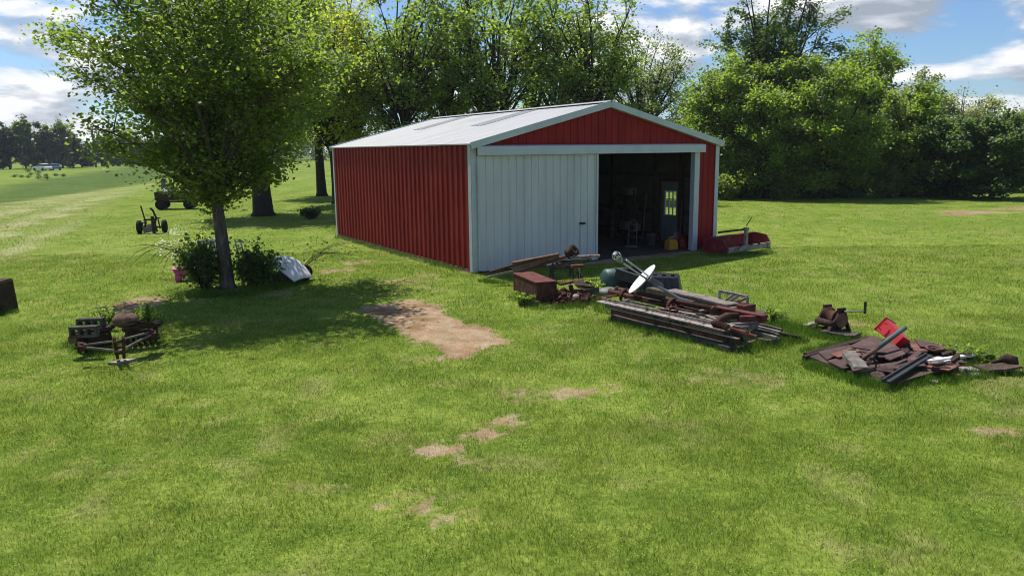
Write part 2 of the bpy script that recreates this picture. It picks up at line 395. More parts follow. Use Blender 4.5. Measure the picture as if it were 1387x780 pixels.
gx = graded(-13, 11, .11, -1400, 1400, 1.055); gy = graded(4.5, 25, .11, -60, 2000, 1.045)
GX, GY = np.meshgrid(gx, gy); GZ = height(GX, GY)
me = bpy.data.meshes.new('ground'); nv = GX.size; nx, ny = len(gx), len(gy)
me.vertices.add(nv); me.vertices.foreach_set('co', np.stack([GX, GY, GZ], -1).astype(np.float32).ravel())
idx = np.arange(nv).reshape(ny, nx); q = np.stack([idx[:-1, :-1], idx[:-1, 1:], idx[1:, 1:], idx[1:, :-1]], -1).reshape(-1, 4)
me.loops.add(q.size); me.loops.foreach_set('vertex_index', q.ravel().astype(np.int32))
me.polygons.add(len(q)); me.polygons.foreach_set('loop_start', np.arange(0, q.size, 4, dtype=np.int32)); me.update(calc_edges=True)
me.polygons.foreach_set('use_smooth', np.ones(len(q), bool))
dm = dirt_mask(GX, GY)
gc = lerp(turf(GX, GY), soil(GX, GY), dm*0)
c4 = np.ones((nv, 4), np.float32); c4[:, :3] = gc.reshape(-1, 3); a = me.color_attributes.new('col', 'FLOAT_COLOR', 'POINT'); a.data.foreach_set('color', c4.ravel())
c4[:, :3] = soil(GX, GY).reshape(-1, 3); c4[:, 3] = dm.ravel(); a = me.color_attributes.new('soil', 'FLOAT_COLOR', 'POINT'); a.data.foreach_set('color', c4.ravel())
def groundmat():
    m, nt, p = new_mat('turf_and_soil')
    a = nt.nodes.new('ShaderNodeAttribute'); a.attribute_name = 'col'; b = nt.nodes.new('ShaderNodeAttribute'); b.attribute_name = 'soil'
    g = nt.nodes.new('ShaderNodeNewGeometry'); pos = g.outputs['Position']
    n1 = noise(nt, pos, 14, 5, .7); n2 = noise(nt, pos, 3.1, 5, .65); n3 = noise(nt, pos, 45, 3, .7); n4 = noise(nt, pos, .6, 5, .6)
    k = ramp(nt, n1.outputs[0], [(.3, (.55, .6, .5)), (.5, (.95, .95, .95)), (.72, (1.45, 1.35, 1.5))])
    k2 = ramp(nt, n2.outputs[0], [(.3, (.72, .78, .7)), (.7, (1.25, 1.2, 1.3))])
    k4 = ramp(nt, n4.outputs[0], [(.3, (.82, .87, .8)), (.7, (1.18, 1.13, 1.2))])
    c = mixc(nt, 1.0, a.outputs['Color'], k.outputs[0], 'MULTIPLY'); c = mixc(nt, 1.0, c, k2.outputs[0], 'MULTIPLY'); c = mixc(nt, 1.0, c, k4.outputs[0], 'MULTIPLY')
    ks = ramp(nt, n3.outputs[0], [(.3, (.55, .53, .5)), (.55, (1, 1, 1)), (.75, (1.35, 1.35, 1.35))])
    s = mixc(nt, 1.0, b.outputs['Color'], ks.outputs[0], 'MULTIPLY')
    s = mixc(nt, 1.0, s, k2.outputs[0], 'MULTIPLY')
    e = math_(nt, 'MULTIPLY_ADD', math_(nt, 'SUBTRACT', n1.outputs[0], .5), 1.3, b.outputs['Alpha'])
    e = ramp(nt, e, [(.30, (0, 0, 0)), (.75, (1, 1, 1))])
    L(nt, mixc(nt, e.outputs[0], c, s), p.inputs['Base Color'])
    p.inputs['Roughness'].default_value = 1; p.inputs['Specular IOR Level'].default_value = .05
    h = math_(nt, 'ADD', n1.outputs[0], math_(nt, 'MULTIPLY', n3.outputs[0], .6)); bump(nt, p, h, .8, .03); return m
ground = link_mesh(me, 'ground', groundmat()); tag(ground, kind='structure')

# ------------------------------------------------------------------ grass blades: one object nobody could count
rng = np.random.default_rng(3)
def in_keepout(x, y):
    bx, by = barn_local(x, y)
    return (bx > -.05) & (bx < BW+.05) & (by > -.02) & (by < BD+.05)
TALL = []     # (x,y,r,height): lusher growth round the things standing in the grass
def blades(n, y0, y1, hgt, wid, seed, spread=.74, tall=None):
    r = np.random.default_rng(seed)
    y = np.sqrt(r.uniform(y0*y0, y1*y1, n)); x = r.uniform(-1, 1, n)*(y*spread+4.2)
    return x, y
def blade_mesh(x, y, h, wd, r, colr, lean=.55):
    n = len(x); z = height(x, y)
    az = r.uniform(0, 2*math.pi, n); ln = r.normal(0, lean, (n, 2))*h[:, None]
    b = np.stack([x, y, z-.01], -1); dx = np.stack([np.cos(az), np.sin(az), 0*az], -1)*wd[:, None]/2
    t = b + np.stack([ln[:, 0], ln[:, 1], h+.01], -1)
    v = np.stack([b-dx, b+dx, t], 1).reshape(-1, 3)
    c = np.repeat(colr, 3, axis=0).reshape(n, 3, 3).copy()
    return v, c.reshape(-1, 3)
def make_grass():
    vs, cs = [], []
    for n, y0, y1, h, wd, sd in ((345000, 4.2, 8.5, .036, .0055, 1), (290000, 8.5, 14, .042, .0075, 2), (195000, 14, 24, .05, .012, 3), (180000, 24, 75, .042, .028, 4)):
        r = np.random.default_rng(sd); x, y = blades(n, y0, y1, h, wd, sd+20)
        dmk = dirt_mask(x, y); rough, crop = zones(x, y)
        keep = (~in_keepout(x, y)) & (r.uniform(0, 1, n) > dmk*1.25-.05) & (crop < .5)
        tuft = fbm(x*1.3, y*1.3, 71, 3)
        keep &= r.uniform(0, 1, n) < (.62+.7*tuft)*sstep(72, 34, y)
        x, y, tuft, rough = x[keep], y[keep], tuft[keep], rough[keep]; m = len(x)
        hh = h*r.uniform(.55, 1.35, m)*(.75+.5*sstep(.35, .7, tuft))*(1+.5*rough)
        ww = wd*r.uniform(.7, 1.3, m)
        c = turf(x, y)*1.12*r.uniform(.4, 1.65, (m, 1))*.93; dry = r.uniform(0, 1, m)
        c = lerp(c, (.34, .31, .15), (dry > .90)*.8); c = lerp(c, (.05, .12, .018), (dry < .16)*.6)
        v_, c_ = blade_mesh(x, y, hh, ww, r, c, .6); vs.append(v_); cs.append(c_)
    for n, y0, y1, sz, sd in ((45000, 4.6, 9.5, .009, 11), (40000, 9.5, 16, .013, 12)):      # clover and other small broad leaves
        r = np.random.default_rng(sd); x, y = blades(n, y0, y1, 0, 0, sd+20); k = (~in_keepout(x, y)) & (r.uniform(0, 1, n) < sstep(.3, .8, fbm(x*1.1, y*1.1, 91, 4))) & (dirt_mask(x, y) < .3)
        x, y = x[k], y[k]; m = len(x); c = np.zeros((m, 3))+np.array((.225, .31, .06)); c *= r.uniform(.65, 1.35, (m, 1))
        z = height(x, y)+r.uniform(.02, .045, m); az = r.uniform(0, 6.28, m); s_ = sz*r.uniform(.6, 1.4, m); b = np.stack([x, y, z], -1)
        tri = [b+np.stack([np.cos(az+q)*s_, np.sin(az+q)*s_, r.normal(0, .16, m)*s_], -1) for q in (0, 2.1, 4.2)]; vs.append(np.stack(tri, 1).reshape(-1, 3)); cs.append(np.repeat(c, 3, axis=0))
    n = 16000; r = np.random.default_rng(15); x, y = blades(n, 5, 18, 0, 0, 77); k = (dirt_mask(x, y) > .25) & ~in_keepout(x, y); x, y = x[k], y[k]; m = len(x)      # dead straw on the bare soil
    c = np.zeros((m, 3))+np.array((.36, .29, .17)); c *= r.uniform(.4, 1.3, (m, 1)); v_, c_ = blade_mesh(x, y, .03*r.uniform(.3, 1.2, m), .008*r.uniform(.6, 1.5, m), r, c, 1.6); vs.append(v_); cs.append(c_)
    r = np.random.default_rng(9)
    for (tx, ty, tr, th, tn) in TALL:
        a = r.uniform(0, 2*math.pi, tn); q = np.sqrt(r.uniform(0, 1, tn))*tr
        x, y = tx+np.cos(a)*q, ty+np.sin(a)*q
        k = ~in_keepout(x, y); x, y = x[k], y[k]; m = len(x)
        hh = th*r.uniform(.45, 1.15, m)*(1.1-.5*(q[k]/tr)); c = np.zeros((m, 3))+np.array((.085, .165, .022)); c *= r.uniform(.6, 1.35, (m, 1))
        v_, c_ = blade_mesh(x, y, hh, .011*r.uniform(.7, 1.4, m), r, c, .4); vs.append(v_); cs.append(c_)
    o = link_mesh(fastmesh('grass', np.concatenate(vs), 3, np.concatenate(cs)), 'grass', M['grass'])
    return tag(o, 'short mown green lawn grass with longer tufts round the scrap', 'grass', kind='stuff')
# ------------------------------------------------------------------ the barn
bn = empty('barn', BARN_O, TH, 'red metal pole barn with white roof, white trim and one white sliding door half open', 'barn')
def ribs(u0, u1, period, depth, kind='wave'):
    pts = []; uu = u0
    if kind == 'wave': pat = ((0, 0), (.36, 0), (.46, 1), (.86, 1), (.96, 0))
    elif kind == 'roof': pat = ((0, 0), (.70, 0), (.80, 1), (.86, 1), (.96, 0))
    else: pat = ((0, 0), (.80, 0), (.84, 1), (.93, 1), (.97, 0))
    while uu < u1:
        for t, d in pat:
            if uu+t*period < u1: pts.append((uu+t*period, d*depth))
        uu += period
    pts.append((u1, 0)); return pts
def sheet(mb, org, ud, nd, prof, zb, zt, vd=(0, 0, 1)):
    """ribbed sheet: profile along ud, standing out along nd, running along vd from zb to zt(u)"""
    org, ud, nd, vd = V(org), V(ud), V(nd), V(vd); vs = []; k = len(prof)
    for u_, d in prof:
        a = org+ud*u_+nd*d; vs += [a+vd*(zb(u_) if callable(zb) else zb), a+vd*(zt(u_) if callable(zt) else zt)]
    fl = ud.cross(vd).dot(nd) < 0
    mb.add(vs, [(2*i+1, 2*i+3, 2*i+2, 2*i) if fl else (2*i, 2*i+2, 2*i+3, 2*i+1) for i in range(k-1)]); return mb
roofz = lambda x: BH + BR*(1-abs(x-BW/2)/(BW/2))
sheet(MB(), (0, .02, 0), (0, 1, 0), (-1, 0, 0), ribs(0, BD-.04, .305, .037), .06, BH-.02).build('side_wall', M['red'], bn)
mb = MB()
DR0, DR1 = 1.55, 2.45       # the walk-in door in the far side wall
for y0, y1, z0 in ((.02, DR0, .05), (DR1, BD-.02, .05), (DR0, DR1, 2.03)):
    sheet(mb, (BW, y0, 0), (0, 1, 0), (1, 0, 0), ribs(0, y1-y0, .305, .032), z0, BH-.02)
mb.build('side_wall', M['red'], bn)
sheet(MB(), (0, BD, 0), (1, 0, 0), (0, 1, 0), ribs(.02, BW-.02, .24, .02, 'r'), .05, lambda x: roofz(x)-.03).build('end_wall', M['red'], bn)
mb = MB(); OX0, OX1 = .2, 7.62
sheet(mb, (0, 0, 0), (1, 0, 0), (0, -1, 0), ribs(.02, BW-.02, .235, .016, 'r'), 3.06, lambda x: roofz(x)-.03)
sheet(mb, (0, 0, 0), (1, 0, 0), (0, -1, 0), ribs(OX1+.16, BW-.02, .235, .016, 'r'), .04, 3.06)
sheet(mb, (0, 0, 0), (1, 0, 0), (0, -1, 0), ribs(.02, OX0, .235, .016, 'r'), .04, 3.06)
mb.build('front_wall', M['red'], bn)
# inner lining and timbers
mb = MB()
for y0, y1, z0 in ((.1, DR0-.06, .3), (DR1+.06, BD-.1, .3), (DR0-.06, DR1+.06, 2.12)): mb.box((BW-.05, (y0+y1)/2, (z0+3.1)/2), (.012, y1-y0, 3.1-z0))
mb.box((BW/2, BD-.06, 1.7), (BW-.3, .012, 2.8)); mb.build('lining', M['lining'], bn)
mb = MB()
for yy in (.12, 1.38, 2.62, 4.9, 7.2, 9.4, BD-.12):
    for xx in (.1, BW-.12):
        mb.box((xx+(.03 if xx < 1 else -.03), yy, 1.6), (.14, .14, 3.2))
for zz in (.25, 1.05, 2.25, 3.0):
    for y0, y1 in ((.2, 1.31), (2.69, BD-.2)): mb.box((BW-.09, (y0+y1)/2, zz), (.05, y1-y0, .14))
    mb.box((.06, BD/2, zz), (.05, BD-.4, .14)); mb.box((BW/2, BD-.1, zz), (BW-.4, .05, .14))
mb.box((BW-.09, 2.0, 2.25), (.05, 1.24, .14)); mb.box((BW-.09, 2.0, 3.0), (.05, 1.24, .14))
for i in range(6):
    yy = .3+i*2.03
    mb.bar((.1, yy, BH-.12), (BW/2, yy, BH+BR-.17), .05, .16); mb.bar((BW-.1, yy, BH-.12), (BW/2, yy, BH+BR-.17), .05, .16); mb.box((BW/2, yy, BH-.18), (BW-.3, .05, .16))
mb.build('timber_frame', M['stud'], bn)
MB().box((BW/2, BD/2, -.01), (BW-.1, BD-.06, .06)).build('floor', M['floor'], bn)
# roof: ribbed sheets on both slopes, ridge cap, two grey skylight sheets
SLP = math.hypot(BW/2, BR); sux, suz = (BW/2)/SLP, BR/SLP; OV, OVF = .1, .16
mb = MB()
for sgn in (1, -1):
    x0 = 0 if sgn > 0 else BW; vd = V((sgn*sux, 0, suz)); nd = V((-sgn*suz, 0, sux)); org = V((x0, -OVF, BH)) - vd*OV
    pr = [(u_, d_) for u_, d_ in ribs(0, BD+2*OVF, .305, .006, 'roof')]; sheet(mb, org, (0, 1, 0), nd, pr, 0, SLP+OV, vd)
    sheet(mb, org-nd*.03, (0, 1, 0), nd, [(0, 0), (BD+2*OVF, 0)], 0, SLP+OV, vd)
    k = len(mb.v)
    mb.bar(org-nd*.012+V((0, .0, 0)), org-nd*.012+V((0, BD+2*OVF, 0)), .01, .03)
roof = mb.build('roof', M['roof'], bn)
mb = MB(); vd = V((sux, 0, suz)); nd = V((-suz, 0, sux))
for y0, y1 in ((3.25, 4.1), (7.6, 8.45)):
    m = MB(); sheet(m, V((0, y0, BH))+nd*.008, (0, 1, 0), nd, ribs(0, y1-y0, .305, .006, 'roof'), 2.2, SLP-.12, vd)
    m.build('skylight', M['skylight'], roof)
mb = MB()
for sgn in (1, -1): mb.bar((BW/2+sgn*.001, -OVF, BH+BR+.045), (BW/2+sgn*.001, BD+OVF, BH+BR+.045), .02, .012)
for sgn in (-1, 1):
    v0 = V((BW/2, -OVF-.01, BH+BR+.042)); v1 = v0+V((sgn*sux*.2, 0, -suz*.2)); L_ = V((0, BD+2*OVF+.02, 0))
    mb.add([v0, v1, v1+L_, v0+L_], [(0, 1, 2, 3)])
mb.build('ridge_cap', M['roof'], roof)
# trim
for c_, d_ in (((.04, -.038, BH/2), (.15, .016, BH-.03)), ((BW-.04, -.038, BH/2), (.15, .016, BH-.03)), ((-.043, .045, BH/2), (.016, .15, BH-.06)), ((-.043, BD-.05, BH/2), (.016, .12, BH-.06)), ((BW+.043, .045, BH/2), (.016, .15, BH-.06))):
    MB().box(c_, d_).build('corner_trim', M['trim'], bn)
for sgn in (1, -1):
    xe = -OV*sux if sgn > 0 else BW+OV*sux
    p = V((xe, -OVF-.012, BH-OV*suz-.05)); q = V((BW/2, -OVF-.012, BH+BR-.05)); dy = V((0, BD+2*OVF+.024, 0))
    MB().bar(p, q, .022, .17).build('rake_trim', M['trim'], bn); MB().bar(p+dy, q+dy, .022, .17).build('rake_trim', M['trim'], bn)
    MB().bar(V((p.x, -.08, p.z-.075)), V((q.x, -.08, q.z-.075)), .15, .014).build('soffit', M['trim'], bn)
mb = MB(); mb.box((-.01, BD/2, .03), (.05, BD-.1, .09)); mb.box((BW+.01, BD/2, .03), (.05, BD-.1, .09)); mb.build('base_board', M['timber'], bn)
mb = MB(); n_ = 24
prof = [(-.02, 3.24), (-.17, 3.215), (-.19, 3.19), (-.19, 2.985), (-.165, 2.985), (-.165, 3.18), (-.02, 3.2)]
mb.add([(x, y, z) for x in (.08, 7.88) for y, z in prof], [(i, (i+1) % 7, (i+1) % 7+7, i+7) for i in range(7)] + [tuple(range(6, -1, -1)), tuple(range(7, 14))])
mb.build('door_track', M['trim'], bn)
mb = MB(); mb.box((OX1+.06, -.03, 1.53), (.2, .05, 3.04)); mb.box((OX1+.06+.02, .09, 1.53), (.14, .18, 3.04)); mb.build('door_jamb', M['trim'], bn, bevel=.006)
# sliding door
d0, d1 = .11, 3.9
mb = MB(); sheet(mb, (0, -.085, 0), (1, 0, 0), (0, -1, 0), ribs(d0+.05, d1-.06, .2285, .026, 'r'), .07, 2.98)
sheet(mb, (0, -.07, 0), (1, 0, 0), (0, -1, 0), [(d0, 0), (d1, 0)], .06, 2.98)
dr = mb.build('sliding_door', M['white'], bn)
mb = MB()
for x in (d0+.025, d1-.03): mb.box((x, -.09, 1.52), (.06, .06, 2.92))
mb.box(((d0+d1)/2, -.088, .075), (d1-d0-.14, .05, .05)); mb.build('door_edge', M['trim'], dr)
mb = MB(); mb.box((3.36, -.125, 1.1), (.17, .05, .05)); mb.box((3.30, -.115, 1.1), (.03, .06, .06)); mb.build('handle', M['rust_dark'], dr)
MB().box((3.36, -.114, .62), (.13, .006, .9)).build('pale_streak', M['trim'], dr)  # pale streak on the door below the handle
# walk-in door with a nine-light window
dd = MB(); xw = BW-.01
wy0, wy1, wz0, wz1 = DR0+.17, DR1-.17, .92, 1.72
for y0, y1, z0, z1 in ((DR0+.03, wy0, .06, 2.045), (wy1, DR1-.03, .06, 2.045), (wy0, wy1, .06, wz0), (wy0, wy1, wz1, 2.045)):
    dd.box((xw, (y0+y1)/2, (z0+z1)/2), (.045, y1-y0, z1-z0))
wd = dd.build('walk_door', M['grey'], bn)
mb = MB()
for i in range(4):
    t = i/3; mb.box((xw-.003, wy0+(wy1-wy0)*t, (wz0+wz1)/2), (.05, .022, wz1-wz0)); mb.box((xw-.003, (wy0+wy1)/2, wz0+(wz1-wz0)*t), (.048, wy1-wy0, .022))
mb.build('window_grille', M['whiteplastic'], wd)
MB().box((xw+.004, (wy0+wy1)/2, (wz0+wz1)/2), (.004, wy1-wy0-.004, wz1-wz0-.004)).build('pane', M['glass'], wd)
m = MB(); m.lathe([(0, 0), (.028, 0), (.03, .03), (.02, .05), (0, .055)], Matrix.Translation((xw-.02, DR0+.1, .98)) @ Matrix.Rotation(-math.pi/2, 4, 'Y'), 12); m.build('door_knob', M['galv'], wd, True)
mb = MB()
for y in (DR0-.02, DR1+.02): mb.box((xw-.03, y, 1.03), (.1, .05, 2.06))
mb.box((xw-.03, (DR0+DR1)/2, 2.06), (.1, DR1-DR0+.09, .05)); mb.build('door_frame', M['stud'], bn)

# ------------------------------------------------------------------ trees
def bez(a, b, c, n): return [a*(1-t)**2 + b*2*t*(1-t) + c*t*t for t in [i/n for i in range(n+1)]]
def tree(name, label, x, y, H, tr, prof, fork, nl, nleaf, lsize, leafc, seed, cat='tree', group=None, bk='bark', sub=6, clump=.1, lean=(0, 0), top_f=.82, up=.35, stems=1, droop=0.0, zc_w=None, off=(0, 0), lflat=.5, colvar=.3, kmin=1.1, lowcut=None):
    """trunk and limbs as tapered tubes, the crown as many single leaves gathered round the twig ends.
    prof: [(height, radius)] outline of the crown."""
    rd = random.Random(seed); r = np.random.default_rng(seed)
    root = empty(name, (x, y, 0), 0, label, cat, group)
    tb = MB(); pz = np.array([p[0] for p in prof]); pr_ = np.array([p[1] for p in prof])
    fr = lambda z: float(np.interp(z, pz, pr_))
    twigs = []     # (point array) for leaves
    for st in range(stems):
        ang = 2*math.pi*st/max(1, stems)+rd.uniform(0, 1); sp = 0 if stems == 1 else .16*H
        tp = []; ph = rd.uniform(0, 6)
        nseg = 9; trs = tr if stems == 1 else tr*.72
        for i in range(nseg+1):
            t = i/nseg; z = H*top_f*t
            wob = .012*H*math.sin(ph+5*t)*t
            tp.append(V((lean[0]*t*t + math.cos(ang)*sp*t**1.3 + wob + off[0]*t, lean[1]*t*t + math.sin(ang)*sp*t**1.3 + wob*.6 + off[1]*t, z-.05 if i == 0 else z)))
        rads = [trs*((1-i/nseg)**.85*.93+.05) for i in range(nseg+1)]; rads[0] *= 1.35
        if stems == 1: tp.insert(1, tp[0].lerp(tp[1], .22)); rads.insert(1, trs*1.02)
        tb.tube(tp, rads, 10)
        cum = tp
        def tpos(z):
            t = max(0, min(.999, z/(H*top_f)))*nseg; k = int(t)
            a = tp[-nseg-1:][k] if stems > 1 else tp[k+1] if k > 0 else tp[0]
            b = tp[-nseg-1:][k+1] if stems > 1 else tp[k+2]
            return a.lerp(b, t-k)
        nls = nl//stems
        for i in range(nls):
            # target on the crown
            zt = None
            for _ in range(40):
                zz = rd.uniform(pz[0], pz[-1])
                if rd.random() < fr(zz)/max(pr_): zt = zz; break
            zt = zt or (pz[0]+pz[-1])/2
            az = i*2.39996+rd.uniform(-.4, .4)+st; rr = fr(zt)*math.sqrt(rd.uniform(.3, 1.0))
            tgt = V((off[0]*min(1, zt/H)+lean[0]*min(1, zt/H)+math.cos(az)*rr, off[1]*min(1, zt/H)+lean[1]*min(1, zt/H)+math.sin(az)*rr, zt))
            zs = fork + max(0, (zt-fork))*rd.uniform(.12, .55)*(1-up*.4); zs = min(zs, H*top_f*.93)
            if zt < fork: zs = fork*rd.uniform(.9, 1.1)
            a = tpos(zs); ln = (tgt-a).length
            mid = a.lerp(tgt, .5)+V((rd.uniform(-.1, .1)*ln, rd.uniform(-.1, .1)*ln, up*ln*.28*(1 if zt > fork else -.1)))
            tr_at = trs*((1-zs/(H*top_f))*.9+.06); lr = min(tr_at*.62, .018*ln+.012*tr/.2)
            cv = bez(a, mid, tgt, 6); tb.tube(cv, [lr*(1-.86*k/6) for k in range(7)], 6)
            # side branches
            for j in range(sub):
                t = rd.uniform(.3, 1); p = cv[int(t*6)] if t < 1 else cv[6]
                out = (tgt-a).normalized(); bl = ln*rd.uniform(.16, .36)*(1.15-.5*t)+.02*H
                dv = V((rd.gauss(0, 1), rd.gauss(0, 1), rd.gauss(.15-droop*.6, .7))).normalized()*.9+out*.7
                e = p+dv.normalized()*bl - V((0, 0, droop*bl*.5))
                sb = bez(p, p.lerp(e, .5)+V((0, 0, bl*.1)), e, 3)
                tb.tube(sb, [lr*.32*(1-.8*k/3) for k in range(4)], 4, False)
                twigs.append((p, e, bl))
            twigs.append((cv[4], tgt, ln*.3))
    tb.build('trunk', M[bk], root, True)
    A = np.array([tuple(t[0]) for t in twigs]); B = np.array([tuple(t[1]) for t in twigs]); Ln = np.array([t[2] for t in twigs])
    wts = np.clip(Ln, .05, None)**1.0*r.uniform(.25, 1.6, len(Ln)); wts /= wts.sum()
    k = r.choice(len(A), nleaf, p=wts); t = r.uniform(kmin*.5, 1.08, nleaf)[:, None]
    sg = (clump*max(pr_)*r.uniform(.5, 1.3, len(A)))[k][:, None]
    P = A[k]*(1-t)+B[k]*t + r.normal(0, 1, (nleaf, 3))*sg*np.array((1, 1, .62))
    P[:, 2] -= droop*np.abs(r.normal(0, 1, nleaf))*sg[:, 0]
    P[:, 2] = np.maximum(P[:, 2], .12)
    bright = r.uniform(.8, 1.2, len(A))[k]
    if lowcut is not None:
        kp = (P[:, 2] > lowcut[0]+lowcut[2]*np.hypot(P[:, 0]-off[0], P[:, 1])) | (np.hypot(P[:, 0], P[:, 1]) < lowcut[1]); P, bright = P[kp], bright[kp]
    put_leaves(root, 'crown', P, lsize, leafc, r, lflat, colvar, bright)
    return root
def leaf_verts(P, lsize, r, lflat, cen=None):
    n = len(P)
    nrm = r.normal(0, 1, (n, 3)); nrm[:, 2] = np.abs(nrm[:, 2])+lflat*1.2; nrm /= np.linalg.norm(nrm, axis=1, keepdims=True)
    d = r.normal(0, 1, (n, 3)); d -= nrm*(d*nrm).sum(1, keepdims=True); d /= np.linalg.norm(d, axis=1, keepdims=True)+1e-9
    s = np.cross(nrm, d); ls = lsize*r.uniform(.6, 1.35, (n, 1)); wd = ls*r.uniform(.32, .48, (n, 1)); fold = nrm*ls*r.uniform(.02, .2, (n, 1))
    v = np.stack([P-d*ls*.5, P+s*wd-d*ls*.08+fold, P+d*ls*.5-fold*.4, P-s*wd-d*ls*.08+fold], 1)
    return v.reshape(-1, 3)
def put_leaves(root, name, P, lsize, leafc, r, lflat=.5, colvar=.28, bright=None, mat='leaf'):
    n = len(P); v = leaf_verts(P, lsize, r, lflat)
    c0, c1 = np.array(leafc[0]), np.array(leafc[1]); t = r.uniform(0, 1, (n, 1)); c = c0*(1-t)+c1*t
    c = c*r.uniform(1-colvar, 1+colvar, (n, 1))
    if bright is not None: c = c*bright[:, None]
    return link_mesh(fastmesh(name, v, 4, np.repeat(c, 4, axis=0)), name, M[mat], root)
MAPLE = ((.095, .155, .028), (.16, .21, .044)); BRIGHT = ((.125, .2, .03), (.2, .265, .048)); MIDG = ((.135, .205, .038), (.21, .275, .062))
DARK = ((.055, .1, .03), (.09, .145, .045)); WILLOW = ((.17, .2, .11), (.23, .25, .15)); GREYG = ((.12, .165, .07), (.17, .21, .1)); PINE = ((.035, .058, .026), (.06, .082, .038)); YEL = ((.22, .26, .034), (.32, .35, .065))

tree('maple_tree', 'leafy maple in the near lawn with bushes round its foot', -6.62, 17.6, 8.8, .165,
     [(1.45, .35), (1.95, .6), (2.6, 1.35), (3.6, 2.5), (5.0, 3.2), (6.2, 3.5), (7.4, 2.5), (8.2, 1.2), (8.6, .3)], 1.7, 54, 52000, .094, MAPLE, 11, lowcut=(1.75, .55, .42), sub=8, clump=.075, lean=(-.35, .1), off=(-.15, 0), lflat=.6)
G1 = 'tall trees beyond the barn'
tree('shade_tree', 'stout shade tree with the thickest trunk, alone on the lawn behind the near maple', -12.45, 38.6, 12.4, .5,
     [(3.2, 2.0), (4.6, 4.0), (7, 5.0), (9.5, 4.6), (11.4, 3), (12.4, 1)], 3.4, 44, 40000, .16, MIDG, 12, group=G1, bk='bark_dark', sub=7, clump=.09)
tree('shade_tree', 'smaller shade tree on the lawn just past the back corner of the barn', -13.6, 55.5, 15, .36,
     [(2.6, 2.2), (4.5, 3.6), (8, 4.6), (12, 4.2), (15, 1)], 3.2, 34, 32000, .18, MIDG, 13, group=G1, bk='bark_dark', sub=6, clump=.1)
BK = [ # px, Y, H, tr, radius, low, colour, label, n, stems
 (452, 47, 13.2, .26, 3.8, 4.5, YEL, 'yellowish tree rising over the back left corner of the barn roof', 20000, 1),
 (480, 50, 13.8, .28, 3.9, 5.0, YEL, 'tall yellow green tree behind the left half of the barn roof', 21000, 1),
 (545, 46, 13.2, .3, 4.0, 5.0, MIDG, 'dense mid green tree behind the grey skylights of the barn', 17000, 1),
 (615, 49, 14.2, .36, 3.7, 6.0, MIDG, 'tall tree with a dark straight trunk above the middle of the barn roof', 15000, 1),
 (668, 46, 14, .42, 4.2, 6.2, MIDG, 'many stemmed tree with bare forking limbs and sky between them above the roof', 17000, 3),
 (735, 50, 14.4, .34, 3.6, 6.2, MIDG, 'twin stemmed tree left of the roof peak with open sky gaps', 14000, 2),
 (806, 48, 13.6, .33, 4.2, 5.0, MIDG, 'leaning tree directly behind the peak of the barn roof', 20000, 1),
 (868, 62, 12.8, .3, 5.0, 4.0, GREYG, 'pale feathery tree right of the barn peak with thin outer twigs', 16000, 1),
]
for i, (px, Y, H, tr, rr, lo, cl, lb, n, stm) in enumerate(BK):
    q = ray(px, 203, Y)
    tree('tall_tree', lb, q.x, q.y, H, tr, [(lo*.6, rr*.35), (lo, rr*.7), (lo+(H-lo)*.35, rr), (lo+(H-lo)*.75, rr*.85), (H, .6)], lo*.55, 40, int(n*.66), .2, cl, 30+i, group=G1, bk='bark_dark', sub=6, clump=.085, stems=stm, lean=(rr*.25*((i % 3)-1), 0), up=.5)
G2 = 'trees of the wood edge right of the barn'
DARK2 = ((.06, .105, .03), (.1, .15, .05))
RT = [ # px, Y, H(top), tr, rx, low, colour, label, n, leaf, kind
 (1040, 52, 14.6, .3, 4.2, 1.5, DARK2, 'tallest dark tree of the wood edge, sparse crown rising over the bright maples', 17000, .26),
 (975, 50, 9.0, .22, 3.1, 1.2, BRIGHT, 'bright green tree nearest the barn at the wood edge', 15000, .24),
 (1040, 48, 8.6, .2, 3.2, 1.0, BRIGHT, 'bright green tree standing in front of the tallest dark tree', 16000, .24),
 (1122, 47, 9.2, .24, 3.6, 1.0, BRIGHT, 'broad bright green maple in the middle of the wood edge', 21000, .24),
 (1172, 52, 10.6, .22, 2.6, 2.5, MIDG, 'tree with a raised tuft of leaves above the broad bright maple', 9000, .25),
 (1228, 48, 7.0, .2, 2.9, .7, MIDG, 'lower green tree between the broad maple and the dark round trees', 15000, .24),
 (1292, 46, 5.2, .18, 2.3, .4, DARK, 'dark round tree with large leaf clumps touching the lawn', 12000, .26),
 (1350, 45, 5.0, .18, 2.5, .3, DARK, 'dark round tree in the corner at the right edge of the wood', 12000, .26),
 (1190, 66, 9.0, .22, 3.6, 2, WILLOW, 'grey green tree peeping over the wood edge beside the raised tuft', 10000, .3),
 (1245, 68, 9.4, .24, 3.8, 2, GREYG, 'grey green tree behind the lower green tree', 11000, .3),
 (1300, 70, 8.8, .24, 4.0, 2, WILLOW, 'pale willowy tree with fine foliage behind the first dark round tree', 13000, .3),
 (1355, 68, 7.4, .24, 4.0, 1.5, WILLOW, 'pale willowy tree with fine foliage behind the corner tree', 13000, .3),
 (1420, 64, 7.0, .24, 3.8, 1.5, WILLOW, 'pale willowy tree cut by the right edge of the view', 10000, .3),
 (935, 58, 7.5, .2, 2.8, 1.2, MIDG, 'mid green tree partly hidden by the right corner of the barn', 9000, .25),
]
